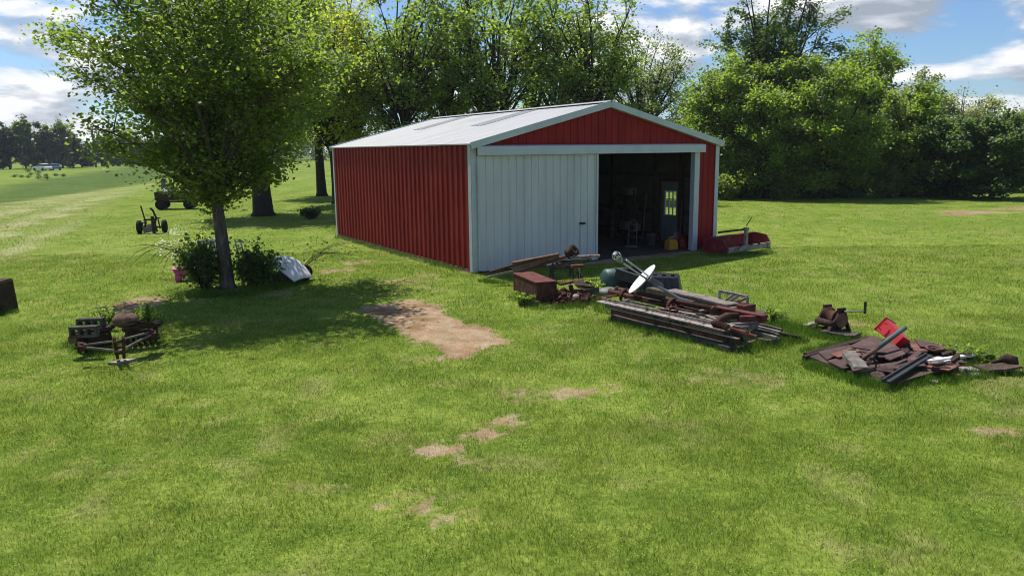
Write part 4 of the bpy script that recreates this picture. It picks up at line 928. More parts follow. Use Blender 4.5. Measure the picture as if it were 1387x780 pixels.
pbar('timber_beam', (1024, 458), (1048, 464), .3, .12, 'timber_dark', 'dark beam end under the timber bundle', 'beam', .08, .08, 2)
pbar('square_tube', (1046, 450), (1086, 457.5), .06, .06, 'rust_dark', 'dark square tube sticking out at the right end of the long pile', 'tube', .2, .1, 2, .001)
pbar('red_strip', (813, 404), (855, 397), .05, .03, 'redpaint', 'thin red strip at the left end of the long pile', 'strip', .44, .46, 2)
pbar('broken_board', (948, 421), (975, 415), .05, .03, 'rust_pale', 'short pale strip crossing the middle of the long pile', 'strip', .5, .5, 2)
pbar('broken_board', (902, 418), (940, 408), .06, .02, 'rust_red', 'slanting red strip beside the middle wheel of the long pile', 'strip', .47, .5, 2)
pbar('pale_flange', (826, 417), (1001, 459), .05, .02, 'rust_pale', 'thin pale flange along the top of the lower rusty channel', 'flange', .3, .3, 3, .003)
pbar('timber_beam', (822, 413), (990, 452), .12, .1, 'timber_dark', 'dark bar added to stand for the shade under the front rail', 'timber', .2, .2, 4, .008)  # dark bar added in place of the shadowed gap beneath the rail
rq = random.Random(77)
for i in range(20):
    a_, b_ = rq.uniform(835, 980), rq.uniform(0, 1); y_ = 400+(a_-835)*.235+rq.uniform(-3, 7); ln = rq.uniform(12, 55)
    pbar('scrap_strip', (a_, y_), (a_+ln, y_+ln*(.24+rq.uniform(-.14, .14))), rq.uniform(.02, .06), rq.uniform(.02, .05), rq.choice(['rust', 'rust_dark', 'rust_red', 'rust_dark', 'rust_pale']), 'loose rusty strip in the middle of the long scrap pile', 'strip', rq.uniform(.36, .5), rq.uniform(.36, .5), 2, .006, 'loose strips in the long pile')
# dish
bb = pz(919, 404, .54); Yd = bb.y
g = empty('satellite_dish', bb, 0, 'white satellite dish with long arms lying on the scrap pile', 'satellite dish'); off = lambda v: V(v)-bb
k1 = rt(885, 384, Yd-.12); n1 = rt(843, 356, Yd-.5); n2 = rt(848, 352, Yd-.3); k2 = rt(883, 377, Yd+.02)
m = MB(); m.tube([off(bb+V((.25, -.05, -.06))), off(bb), off(rt(901, 393, Yd-.08)), off(k1)], .027, 10); m.build('mast', M['galv'], g, True)
m = MB(); m.tube([off(k1), off(n1)], .017, 8); m.build('feed_arm', M['galv'], g, True)
m = MB(); m.tube([off(k2), off(n2)], .017, 8); m.build('feed_arm', M['galv'], g, True)
m = MB(); m.box(off(k1.lerp(k2, .5)), (.2, .26, .1), Euler((0, .6, .1)).to_matrix()); m.box(off(k1.lerp(k2, .5))+V((.12, .05, -.05)), (.16, .2, .03), Euler((.2, .5, .1)).to_matrix()); m.build('bracket', M['greymetal'], g, bevel=.006)
f0, f1 = off(n1), off(rt(833, 344, Yd-.65)); dz = (f1-f0); Mx = Matrix.Translation(f0) @ dz.to_track_quat('Z', 'Y').to_matrix().to_4x4(); ln = dz.length
m = MB()
for k in range(9):
    a_ = 2*math.pi*k/9; m.tube([Mx @ V((r0*math.cos(a_), r0*math.sin(a_), z0)) for r0, z0 in ((.015, 0), (.05, ln*.35), (.075, ln*.8), (.05, ln*1.02), (0, ln*1.06))], .006, 5)
for r0, z0 in ((.05, ln*.35), (.075, ln*.8)): m.tube([Mx @ V((r0*math.cos(t*.5236), r0*math.sin(t*.5236), z0)) for t in range(13)], .006, 5)
m.build('feed_basket', M['galv'], g, True)
m = MB(); m.tube([f0, f0.lerp(f1, .6)], .03, 8); m.build('feed_horn', M['greymetal'], g, True)
cD = rt(869.5, 378, Yd+.16); tA, tB = rt(887, 359.5, Yd+.16), rt(852, 397, Yd+.16); la = (tA-tB).length/2; ax = (tA-tB).normalized()
view = (V((0, 0, CAMH))-cD).normalized(); sd = ax.cross(view).normalized(); nn = (sd*.95+view*.2).normalized(); nn = (nn-ax*nn.dot(ax)).normalized(); nn = nn*(-1 if nn.dot(sd) > 0 else 1)
if nn.dot(view) < 0: nn = (nn - 2*nn.dot(view)*view).normalized(); nn = (nn-ax*nn.dot(ax)).normalized()
bx = nn.cross(ax); Mx = Matrix(((ax.x, bx.x, nn.x, cD.x-bb.x), (ax.y, bx.y, nn.y, cD.y-bb.y), (ax.z, bx.z, nn.z, cD.z-bb.z), (0, 0, 0, 1)))
m = MB(); pf = [(0, -.05), (.3*la, -.045), (.6*la, -.028), (.85*la, -.008), (.98*la, .01), (la, .008), (la, -.006), (.85*la, -.022), (.6*la, -.042), (.3*la, -.058), (0, -.064)]
m.lathe(pf, Mx @ Matrix.Diagonal((1, .92, 1, 1)), 40); m.build('reflector', M['dish'], g, True)
# black tub, green barrel, tyre behind the pile
c_ = at(893, 398); Yt = c_.y
g = empty('black_tub', at(893, 396), -.25, 'black ribbed plastic tub lying behind the satellite dish', 'plastic tub')
wt = (rt(925, 392, Yt).x-rt(866, 392, Yt).x); ht = rt(900, 373, Yt).z
m = MB(); hw = wt/2
m.add([(-hw, -.4, 0), (hw, -.4, 0), (hw*.86, -.25, ht*.95), (-hw*.86, -.25, ht), (-hw, .5, 0), (hw, .5, 0), (hw*.86, .4, ht*.9), (-hw*.86, .4, ht)], [(0, 1, 2, 3), (5, 4, 7, 6), (4, 0, 3, 7), (1, 5, 6, 2), (3, 2, 6, 7)])
m.build('shell', M['black'], g, bevel=.03)
for i in range(6):
    x_ = -hw*.75+i*hw*.3; m = MB(); m.bar((x_*1.1, -.405, .03), (x_, -.258, ht*.93), .06, .03, (0, -1, 0)); m.build('rib', M['black'], g)
for i in range(4): m = MB(); m.box((-hw*.6+i*hw*.4, -.1, ht*.97+.015), (.08, .1, .05)); m.build('lug', M['black'], g, bevel=.01)
p, q = rt(834, 369.5, Yt+.1), rt(872, 382, Yt-.3); m = MB(); m.bar(p, q, .05, .22, jit=.003, n=2); m.bar(p+V((0, -.03, .1)), q+V((0, -.03, .1)), .1, .02); top('black_sheet', m, M['blackpaint'], 'faded black panel sloping down behind the dish arms', 'panel')
c_ = at(838, 396); m = MB(); rr_ = .27; d_ = V((1, .35, 0)).normalized(); Mx = Matrix.Translation((c_.x, c_.y+.25, .24)) @ d_.to_track_quat('Z', 'Y').to_matrix().to_4x4()
m.lathe([(0, -.35), (.2, -.34), (.26, -.28), (.27, 0), (.26, .28), (.2, .34), (0, .35)], Mx, 24); top('green_barrel', m, M['green'], 'dark green plastic barrel on its side left of the dish', 'barrel', None, 0, True)
c_ = at(853, 396); m = MB(); m.lathe([(.19, -.09), (.28, -.1), (.32, -.06), (.325, 0), (.32, .06), (.28, .1), (.19, .09), (.18, 0), (.19, -.09)], Matrix.Translation((c_.x+.05, c_.y, .28)) @ Euler((1.35, 0, .5)).to_matrix().to_4x4(), 26); top('tyre', m, M['rubber'], 'black tyre standing between the green barrel and the dish', 'tyre', None, 0, True)
c_ = at(826, 401); m = MB(); m.lathe([(0, 0), (.26, 0), (.3, .05), (.24, .13), (.1, .17), (0, .175)], Matrix.Translation((c_.x, c_.y+.1, 0)) @ Matrix.Diagonal((1, .8, 1, 1)), 16); top('grey_cover', m, M['greymetal'], 'dull grey rounded cover at the left end of the long pile', 'cover', None, 0, True)

# --- hand winch
c_ = at(1126, 450)
g = empty('hand_winch', c_, .35, 'rusty hand winch with a crank on the grass between the piles', 'winch')
for y_ in (-.16, .16):
    m = MB(); m.bar((-.24, y_, .04), (.0, y_, .42), .03, .07, (0, 1, 0)); m.bar((.22, y_, .04), (.06, y_, .42), .03, .07, (0, 1, 0)); m.bar((-.27, y_, .05), (.25, y_, .05), .034, .06); m.bar((-.17, y_, .2), (.17, y_, .2), .026, .05); m.box((.03, y_, .42), (.16, .036, .06)); m.build('side_frame', M['rust_dark'], g)
Ry = Matrix.Rotation(math.pi/2, 4, 'X')
m = MB(); m.lathe([(0, -.14), (.17, -.14), (.17, -.12), (.12, -.11), (.12, .11), (.17, .12), (.17, .14), (0, .14)], Matrix.Translation((.03, 0, .25)) @ Ry, 24); m.build('drum', M['rust'], g, True)
m = MB(); pts_ = []
for k in range(36): r0 = .13 if k % 2 else .118; pts_ += [(r0*math.cos(k*math.pi/18), r0*math.sin(k*math.pi/18))]
m.prism(pts_, -.015, .015, Matrix.Translation((.02, -.19, .25)) @ Ry); m.build('gear', M['timber_brown'], g)
m = MB(); m.lathe([(0, -.2), (.06, -.2), (.06, .2), (0, .2)], Matrix.Translation((-.13, 0, .18)) @ Ry, 16); m.build('pinion', M['rust_dark'], g, True)
m = MB(); m.tube([(.05, -.22, .4), (.05, -.3, .41), (.38, -.32, .4)], .013, 8); m.build('crank', M['rust_pale'], g)
m = MB(); m.tube([(.38, -.32, .36), (.38, -.32, .56)], .022, 8); m.build('handle', M['black'], g)
m = MB()
for x_ in (-.18, .14): m.box((x_, 0, .03), (.06, .42, .05))
m.build('base', M['rust_dark'], g)
p, q = at(1115, 452), at(1160, 459); m = MB(); m.bar(p+V((0, 0, .04)), q+V((0, 0, .04)), .3, .09, jit=.02, n=5); top('rotten_board', m, M['timber_dark'], 'rotten dark board half sunk in the grass in front of the winch', 'board')
p, q = at(1089, 443.5), at(1103, 441); m = MB(); m.bar(p+V((0, 0, .03)), q+V((0, 0, .05)), .1, .03); top('pale_board', m, M['stone'], 'short pale board in the grass left of the winch', 'board')

# --- the spread of brown siding on the right
def pq(px, py, z=0.0): return at(px, py, z*.7)
GD = 'sheets of brown siding in the debris spread'
rs = random.Random(21)
def slab(name, pix, z, th, mt, lb, cat, group=GD, tilt=None):
    pts = [pq(a, b, z) for a, b in pix]; c = sum(pts, V())/len(pts); m = MB(); t = tilt or (rs.uniform(-.02, .02), rs.uniform(-.02, .02))
    zz = [z+(p.x-c.x)*t[0]+(p.y-c.y)*t[1]+rs.uniform(-.006, .006) for p in pts]
    n = len(pts); lo = [V((p.x, p.y, k)) for p, k in zip(pts, zz)]; hi = [V((p.x, p.y, k+th)) for p, k in zip(pts, zz)]
    m.add(lo+hi, [tuple(range(n-1, -1, -1)), tuple(range(n, 2*n))]+[(i, (i+1) % n, (i+1) % n+n, i+n) for i in range(n)])
    return top(name, m, M[mt], lb, cat, group)
BS = 'siding_sheet'
slab(BS, ((1094, 486), (1140, 504), (1198, 522), (1250, 497), (1165, 470)), .03, .03, 'siding', 'lowest brown sheet at the front left of the debris spread', 'sheet')
slab(BS, ((1180, 472), (1262, 500), (1322, 492), (1300, 478), (1240, 465)), .035, .03, 'siding', 'lowest brown sheet at the right of the debris spread', 'sheet')
slab(BS, ((1132, 478), (1180, 464), (1222, 472), (1180, 490)), .1, .02, 'siding', 'broad brown sheet sloping behind the weathered wood block', 'sheet', tilt=(.05, .1))
slab(BS, ((1198, 520), (1216, 521), (1285, 503), (1262, 494), (1232, 500)), .09, .018, 'siding', 'brown sheet under the lower end of the black plank', 'sheet', tilt=(0, .03))
slab(BS, ((1190, 498), (1236, 492), (1248, 499), (1200, 509)), .13, .016, 'siding', 'narrow brown sheet in the middle of the debris spread', 'sheet')
slab(BS, ((1238, 486), (1300, 500), (1284, 507), (1232, 497)), .12, .016, 'siding_red', 'reddish sheet right of the black plank', 'sheet')
slab(BS, ((1225, 470), (1262, 468), (1290, 478), (1240, 480)), .11, .016, 'siding_red', 'reddish sheet behind the upper end of the black plank', 'sheet')
slab(BS, ((1238, 464), (1276, 472), (1282, 480), (1246, 474)), .14, .015, 'siding', 'brown sheet next to the round rim at the back of the spread', 'sheet')
slab(BS, ((1280, 478), (1306, 475), (1318, 481), (1290, 487)), .1, .015, 'siding', 'brown sheet at the back right corner of the debris spread', 'sheet')
slab(BS, ((1180, 480), (1206, 470), (1226, 488), (1206, 492)), .17, .016, 'siding', 'brown sheet propped up just right of the wood block', 'sheet', tilt=(.2, -.05))
slab(BS, ((1108, 480), (1150, 470), (1160, 476), (1120, 490)), .09, .016, 'siding', 'brown sheet at the left tip of the debris spread', 'sheet')
slab(BS, ((1120, 492), (1150, 484), (1172, 500), (1142, 502)), .09, .016, 'siding', 'brown sheet below the weathered wood block', 'sheet')
slab(BS, ((1124, 484), (1156, 474), (1166, 479), (1136, 488)), .13, .014, 'siding_red', 'reddish strip left of the weathered wood block', 'sheet')
for i in range(48):
    cx, cy = rs.uniform(1125, 1310), rs.uniform(472, 506)
    if cx < 1160 and cy > 495 or cy > 512-(abs(cx-1205))*.12: continue
    l_, w_ = rs.uniform(8, 26), rs.uniform(1.2, 5.5); sl_ = rs.uniform(-.35, .25)
    slab('siding_piece', ((cx-l_/2, cy-sl_*l_/2), (cx+l_/2, cy+sl_*l_/2-w_*.4), (cx+l_/2+3, cy+sl_*l_/2+w_*.6), (cx-l_/2+2, cy-sl_*l_/2+w_)), rs.uniform(.13, .19), .014, rs.choice(['siding', 'siding', 'siding_red', 'rust_dark', 'rust_dark', 'siding']), 'small broken piece of brown siding in the debris spread', 'siding piece', 'small broken siding pieces of the debris spread', (rs.uniform(-.15, .15), rs.uniform(-.15, .15)))
for a_, b_, z_, lb in (((1089, 485), (1172, 461), .07, 'front dark rail along the left edge of the debris spread'), ((1091, 481), (1178, 458), .06, 'rear dark rail along the left edge of the debris spread')):
    m = MB(); m.bar(pq(*a_, z_), pq(*b_, z_), .06, .07, n=3, jit=.006); top('dark_rail', m, M['rust_dark'], lb, 'rail', 'dark rails of the debris spread')
m = MB(); m.bar(pq(1200, 517, .2), pq(1258, 481, .3), .1, .03, n=3, jit=.004); m.bar(pq(1200, 517, .2)+V((-.06, -.02, .02)), pq(1258, 481, .3)+V((-.045, -.02, .02)), .02, .05); top('black_plank', m, M['blackpaint'], 'black plank slanting across the middle of the debris spread', 'plank')
m = MB(); m.bar(pq(1256, 489, .26), pq(1323, 480, .2), .07, .03, n=2); m.bar(pq(1254, 488, .25), pq(1282, 486, .22), .2, .012, jit=.01, n=2); top('white_strip', m, M['whiteplastic'], 'long white strip lying on the right of the debris spread', 'strip')
# wood block
p, q = pq(1149, 478, .36), pq(1166, 501, .2); m = MB(); m.bar(p, q, .19, .08, n=7, jit=.014); top('wood_block', m, M['timber'], 'thick weathered grey wood block on the left of the debris spread', 'wood block', None, .008)
m = MB(); m.tube([pq(1185, 488, .15), pq(1178, 484, .3), pq(1172, 497, .2), pq(1184, 490, .3)], .012, 6); m.tube([pq(1165, 500, .12), pq(1185, 482, .28)], .018, 6); m.tube([pq(1142, 497, .12), pq(1180, 490, .25)], .02, 6); top('bent_wire', m, M['rust_dark'], 'tangle of bent dark rods beside the weathered wood block', 'rods')
# green handled post
p, q = pq(1166, 488, .16), rt(1226, 443.5, 10.9); c_ = p.lerp(q, .38)
g = empty('broken_post', p, 0, 'round post half green and half bare wood leaning over the debris spread', 'post')
m = MB(); m.tube([V((0, 0, 0)), c_-p], .035, 10); m.build('bare_end', M['timber_brown'], g, True); m = MB(); m.tube([c_-p, q-p], .036, 10); m.build('painted_end', M['greenpaint'], g, True)
# red bin
g0 = rt(1223, 465, 11.15); g1 = rt(1199, 442, 11.5); dz = g1-g0
g = empty('red_bin', g0, 0, 'bright red plastic bin lying tilted on the debris spread', 'bin'); ln = dz.length; Mx = dz.to_track_quat('Z', 'Y').to_matrix().to_4x4() @ Matrix.Rotation(.5, 4, 'Z')
m = MB()
def ringbox(a_, b_, z_): return [V((-a_, -b_, z_)), V((a_, -b_, z_)), V((a_, b_, z_)), V((-a_, b_, z_))]
R_ = [ringbox(.11, .09, 0), ringbox(.135, .115, ln), ringbox(.148, .128, ln), ringbox(.148, .128, ln+.02), ringbox(.13, .11, ln+.02), ringbox(.105, .085, .02)]
vs_ = [Mx @ v for r0 in R_ for v in r0]; m.add(vs_, [(4*i+k, 4*i+(k+1) % 4, 4*i+4+(k+1) % 4, 4*i+4+k) for i in range(5) for k in range(4)]+[(3, 2, 1, 0), (20, 21, 22, 23)]); m.build('body', M['redplastic'], g, bevel=.012)
m = MB(); m.tube([Mx @ V((.17, -.06, ln*.75)), Mx @ V((.2, -.05, ln*.85)), Mx @ V((.2, .05, ln*.85)), Mx @ V((.17, .06, ln*.75))], .01, 6); m.build('handle', M['redplastic'], g, True)
m = MB(); c_ = pq(1266, 473, .2); m.lathe([(.09, 0), (.12, 0), (.12, .03), (.11, .03), (.09, .02), (.09, 0)], Matrix.Translation(c_) @ Euler((.12, 0, 0)).to_matrix().to_4x4(), 26); top('metal_hoop', m, M['siding_red'], 'round reddish hoop lying at the back of the debris spread', 'rim', None, 0, True)
m = MB(); m.lathe([(0, 0), (.1, 0), (.13, .05), (.1, .1), (.05, .12), (0, .12)], Matrix.Translation(pq(1207, 474, .08)) @ Matrix.Diagonal((1.7, 1, 1, 1)), 12); top('dark_bundle', m, M['black'], 'dark crumpled bundle under the red bin', 'bundle', None, 0, True)
# right tail of the spread
m = MB(); m.bar(pq(1328, 499, .09), pq(1374, 494, .14), .3, .03, n=4, jit=.008); m.bar(pq(1332, 503, .07), pq(1372, 498, .1), .1, .03); top('brown_board', m, M['siding'], 'brown board lying in the grass right of the debris spread', 'board')
m = MB(); m.tube([pq(1355, 486, .2), pq(1364, 485, .25), pq(1372, 488, .22), pq(1375, 495, .12)], [.03, .07, .08, .05], 8); m.tube([pq(1343, 491, .14), pq(1360, 487, .2)], .03, 7); top('dark_roll', m, M['rust_dark'], 'dark crumpled roll on the brown board right of the spread', 'roll', None, 0, True)
for px, py, s_, lb, mt in ((1295, 508, .13, 'orange brick fragment at the right front of the debris spread', 'terracotta'), (1312, 502, .16, 'pale stone behind the orange brick fragment', 'stone'), (1320, 508, .12, 'flat pale stone right of the orange brick fragment', 'stone'), (1265, 517, .1, 'small pale stone in front of the debris spread', 'stone')):
    m = MB(); m.box(pq(px, py, s_*.25), (s_*1.6, s_, s_*.5), Euler((.1, .1, rs.uniform(0, 1))).to_matrix()); top('rubble_stone', m, M[mt], lb, 'stone', 'stones by the debris spread', .012)

# --- small disc harrow on the left
c_ = at(152, 468)
g = empty('disc_harrow', c_, .15, 'old disc harrow with a rusty drawbar rusting in the grass', 'disc harrow')
W2 = lambda px, py, z: g_inv @ at(px, py, z)
g_inv = (Matrix.Translation(c_) @ Matrix.Rotation(.15, 4, 'Z')).inverted()
def gang(p, q, n, name):
    m = MB(); m.tube([p, q], .022, 8); ax_ = m.build('axle', M['rust_dark'], g)
    d = (q-p).normalized()
    for i in range(n):
        cc_ = p.lerp(q, (i+.5)/n); mm = MB(); mm.lathe([(0, .035), (.08, .03), (.15, .01), (.185, -.015), (.185, -.022), (.15, .002), (.08, .022), (0, .027)], Matrix.Translation(cc_) @ d.to_track_quat('Z', 'Y').to_matrix().to_4x4(), 20); mm.build('disc', M['rust_dark'], g, True)
pL0, pL1 = W2(104, 464, .17), W2(150, 456, .17); pR0, pR1 = W2(168, 455, .17), W2(214, 450, .17)
gang(pL0, pL1, 6, 'l'); gang(pR0, pR1, 6, 'r')
for a_, b_ in (((100, 452), (150, 444)), ((166, 446), (216, 439))):
    p, q = W2(*a_, .36), W2(*b_, .36); m = MB(); m.bar(p, q, .09, .06); m.bar(p+V((.02, .16, 0)), q+V((-.02, .16, 0)), .06, .05); m.bar(p+V((.03, -.02, -.02)), p+V((.03, .2, -.02)), .05, .04); m.bar(q+V((-.03, -.02, -.02)), q+V((-.03, .2, -.02)), .05, .04)
    for t in (.1, .9): cc_ = p.lerp(q, t); m.bar(cc_, cc_-V((0, 0, .2)), .04, .04, (0, 1, 0))
    m.box(p.lerp(q, .5)+V((0, .05, -.12)), ((q-p).length*.8, .1, .12)); m.bar(p+V((0, -.05, -.22)), q+V((0, -.05, -.22)), .03, .03)  # low box and bar added as dark fill, standing for shade beneath the gang
    m.build('gang_frame', M['rust_dark'], g)
hL, hR, tip, mid = W2(111, 470, .3), W2(206, 452, .36), W2(164, 487, .06), W2(161, 461, .42)
m = MB(); m.bar(hL, tip.lerp(mid, .45), .028, .028); m.build('drawbar_arm', M['timber'], g); m = MB(); m.bar(hR, tip.lerp(mid, .45), .028, .028); m.build('drawbar_arm', M['timber'], g)
m = MB(); m.bar(hL+V((.02, 0, .03)), mid, .025, .025); m.build('brace', M['timber'], g); m = MB(); m.bar(hR+V((-.02, 0, .03)), mid, .025, .025); m.build('brace', M['timber'], g)
for h_ in (hL, hR): m = MB(); m.box(h_+V((0, 0, .03)), (.1, .12, .03), Euler((.4, .3, .5)).to_matrix()); m.box(h_, (.05, .05, .12)); m.build('hinge_plate', M['rust'], g)
m = MB()
for s_ in (-.065, .065): m.bar(mid+V((s_, 0, .05)), tip+V((s_*.7, 0, .03)), .04, .05)
for t in (.2, .5, .8): m.box(mid.lerp(tip, t)+V((0, 0, .05)), (.15, .05, .04))
m.build('drawbar', M['rust'], g)
m = MB(); tt = tip; m.hexa([V(p)+tt for p in ((-.16, -.1, -.04), (.03, -.14, -.04), (.22, .06, -.04), (0, .05, -.04), (-.16, -.1, -.01), (.03, -.14, -.01), (.22, .06, 0), (0, .05, 0))]); m.build('hitch_plate', M['rust_pale'], g)
# blocks and lumps carried on it: things of their own
def cinder(name, c, rz, lb, mt='concrete'):
    m = MB(); L0, W0, H0 = .40, .13, .17; t_ = .035
    Mz = Matrix.Translation(c) @ Matrix.Rotation(rz, 4, 'Z')
    bxs = [((0, -W0/2, z_), (L0, W0, t_)) for z_ in ()]
    for x0, x1 in ((-.2, -.165), (-.07, -.04), (.04, .07), (.165, .2)): m.box(Mz @ V(((x0+x1)/2, 0, H0/2)), (x1-x0, W0, H0), Mz.to_3x3())
    for z0, z1 in ((0, .04), (.13, .17)):
        for x0, x1 in ((-.165, -.07), (-.04, .04), (.07, .165)): m.box(Mz @ V(((x0+x1)/2, 0, (z0+z1)/2)), (x1-x0, W0-.002, z1-z0), Mz.to_3x3())
    return top(name, m, M[mt], lb, 'concrete block', 'concrete blocks on the disc harrow')
cinder('concrete_block', at(115, 456, .33), .12, 'hollow concrete block with three holes, front one on the harrow')
cinder('concrete_block', at(117, 447, .36)+V((.02, .12, 0)), .05, 'hollow concrete block behind the front one on the harrow')
m = MB(); m.lathe([(0, -.02), (.1, -.02), (.17, .04), (.19, .1), (.15, .17), (.07, .2), (0, .2)], Matrix.Translation(at(171, 441, .38)) @ Matrix.Diagonal((1.1, .8, 1, 1)), 14); m.v = [(a+random.uniform(-.02, .02), b+random.uniform(-.02, .02), c+random.uniform(-.02, .02)) for a, b, c in m.v]; top('brown_rock', m, M['timber_brown'], 'rounded brown stone weight on the right side of the harrow', 'stone', None, 0, True)
m = MB(); pts_ = [at(178, 437, .52), at(186, 434.5, .58), at(196, 437, .52), at(206, 442, .4)]
for i in range(3): m.bar(pts_[i], pts_[i+1], .24, .02)
top('curved_plate', m, M['rust_dark'], 'dark curved metal plate behind the brown stone on the harrow', 'plate')
m = MB(); m.box(at(99, 459, .3), (.12, .1, .12), Euler((.2, .1, .3)).to_matrix()); top('stone_lump', m, M['timber_brown'], 'brownish stone lump at the left end of the harrow', 'stone', None, .015)

for k, (px, py, rx, h_, lb) in enumerate(((142, 446, .35, .42, 'leafy weed growing up through the middle of the disc harrow'), (202, 441, .32, .45, 'leafy weed behind the right gang of the disc harrow'), (122, 470, .3, .3, 'low weed in front of the left gang of the disc harrow'), (1298, 490, .32, .3, 'leafy weed growing between the debris spread and the brown board'), (1330, 494, .25, .26, 'leafy weed against the left end of the brown board'), (1045, 438, .35, .3, 'leafy weed at the right end of the long scrap pile'), (800, 396, .4, .28, 'bright weed between the scrap heap and the green barrel'), (712, 414, .3, .25, 'weed at the front of the rusty tank'))):
    q = at(px, py); bush('weed', lb, q.x, q.y, rx, rx*.7, h_, 520, .05, MIDG, 500+k, 'weed', 'weeds growing through the scrap', 4)
# --- dark steel bin cut by the left edge
c_ = at(2, 421); g = empty('burn_bin', c_, .1, 'dark brown steel bin at the left edge of the lawn', 'bin'); hb = rt(5, 381, c_.y).z
m = MB(); m.hexa([V(p) for p in ((-.36, -.3, 0), (.19, -.3, 0), (.19, .3, 0), (-.36, .3, 0), (-.36, -.3, hb), (.145, -.3, hb), (.145, .3, hb), (-.36, .3, hb))]); m.build('body', M['rust_dark'], g, bevel=.025)
m = MB(); m.box((-.11, 0, hb+.005), (.48, .57, .03)); m.build('lid', M['rust_dark'], g, bevel=.01)
m = MB(); m.tube([(-.2, -.31, hb*.7), (-.2, -.35, hb*.7), (-.02, -.35, hb*.7), (-.02, -.31, hb*.7)], .012, 6); m.build('handle', M['rust_dark'], g)
# --- two wheeled mower implement
c_ = at(206, 317); g = empty('sickle_mower', c_, .12, 'dark two wheeled mower implement with upright levers on the lawn', 'mower')
iv = (Matrix.Translation(c_) @ Matrix.Rotation(.12, 4, 'Z')).inverted(); Q = lambda px, py, dy=0: iv @ rt(px, py, c_.y+dy)
for px, py, dy in ((189, 310, .1), (223, 308, .3)):
    k = Q(px, py, dy); k.z = .27; m = MB(); m.lathe([(.1, -.07), (.2, -.085), (.26, -.06), (.27, 0), (.26, .06), (.2, .085), (.1, .07)], Matrix.Translation(k) @ Matrix.Rotation(.12, 4, 'Z') @ Matrix.Rotation(math.pi/2, 4, 'Y'), 22)
    wl_ = m.build('wheel', M['rubber'], g, True); m = MB(); m.lathe([(0, -.05), (.11, -.05), (.11, .05), (0, .05)], Matrix.Translation(k) @ Matrix.Rotation(math.pi/2, 4, 'Y'), 14); m.build('rim', M['rust_dark'], wl_)
m = MB(); m.tube([Q(189, 309, .1), Q(223, 307, .3)], .035, 8); m.build('axle', M['rust_dark'], g)
m = MB(); m.bar(Q(194, 311), Q(208, 308), .05, .3, (0, 0, 1)); m.build('shield', M['greymetal'], g)
m = MB(); m.tube([Q(190.5, 279), Q(194, 290), Q(197, 300)], .028, 7); m.build('lever', M['rust_dark'], g)
m = MB(); m.tube([Q(203.5, 282), Q(207, 285), Q(211, 294), Q(210, 304), Q(213, 314)], .04, 7); m.build('lever', M['rust_dark'], g)
m = MB(); m.bar(Q(195, 298, .1), Q(212, 297, .1), .1, .07); m.bar(Q(197, 297), Q(197, 308), .06, .06, (0, 1, 0)); m.bar(Q(193, 302), Q(199, 302), .04, .04); m.bar(Q(193, 302), Q(192.5, 308), .04, .04, (0, 1, 0)); m.bar(Q(206, 293), Q(209, 316), .1, .09, (0, 1, 0)); m.bar(Q(212, 295, .1), Q(217, 295, .1), .04, .04); m.bar(Q(214, 296), Q(217, 310), .04, .04, (0, 1, 0)); m.build('frame', M['rust_dark'], g)
# --- farm wagon
c_ = at(240, 283); g = empty('farm_wagon', c_, .18, 'dark wooden farm wagon on the lawn behind the near maple', 'wagon')
for sy, x0 in ((-.55, 0), (.55, 0)):
    MB().box((0, sy, .78), (2.0, .05, .42)).build('side_board', M['rust_dark'], g)
for x_ in (-1.0, 1.0): MB().box((x_, 0, .78), (.05, 1.05, .42)).build('end_board', M['rust_dark'], g)
MB().box((0, 0, .55), (2.0, 1.1, .06)).build('bed', M['rust_dark'], g); m = MB(); m.bar((-1.0, 0, .42), (1.5, 0, .42), .1, .1); m.build('pole', M['rust_dark'], g)
for x_ in (-.75, .75):
    for y_ in (-.5, .5):
        m = MB(); m.lathe([(.0, -.05), (.1, -.06), (.24, -.08), (.29, -.04), (.29, .04), (.24, .08), (.1, .06), (0, .05)], Matrix.Translation((x_, y_, .29)) @ Matrix.Rotation(math.pi/2, 4, 'X'), 18); m.build('wheel', M['rubber'], g, True)
r0 = Matrix.Translation(c_) @ Matrix.Rotation(.18, 4, 'Z')
m = MB(); rs2 = random.Random(3)
m.lathe([(.3, 0), (.28, .08), (.2, .17), (.08, .24), (0, .25)], r0 @ Matrix.Translation((-.45, 0, .98)) @ Matrix.Diagonal((1, 1.2, 1, 1)), 9); top('white_sack', m, M['whiteplastic'], 'white plastic sack lying on the wagon load', 'sack')
m = MB(); m.box(r0 @ V((-.7, .3, 1.2)), (.22, .2, .95), r0.to_3x3()); top('grey_locker', m, M['greymetal'], 'blue grey upright locker at the back of the wagon', 'locker', None, .02)
m = MB(); m.box(r0 @ V((.35, 0, .93)), (1.0, .8, .2), Euler((.05, .03, .2)).to_matrix()); top('scrap_crate', m, M['timber_dark'], 'dark crate lying in the wagon bed', 'crate', None, .01)

# --- bushes, chair, boat hood and toy at the maple's foot
bush('bush', 'dark leafy bush wrapping the left foot of the near maple', -7.1, 17.5, .7, .55, 1.35, 2800, .085, MIDB, 301, group='bushes at the foot of the near maple', stems=9)
bush('bush', 'dark leafy bush between the near maple and the white hood', -5.98, 17.75, .72, .55, 1.12, 3000, .085, MIDB, 302, group='bushes at the foot of the near maple', stems=9)
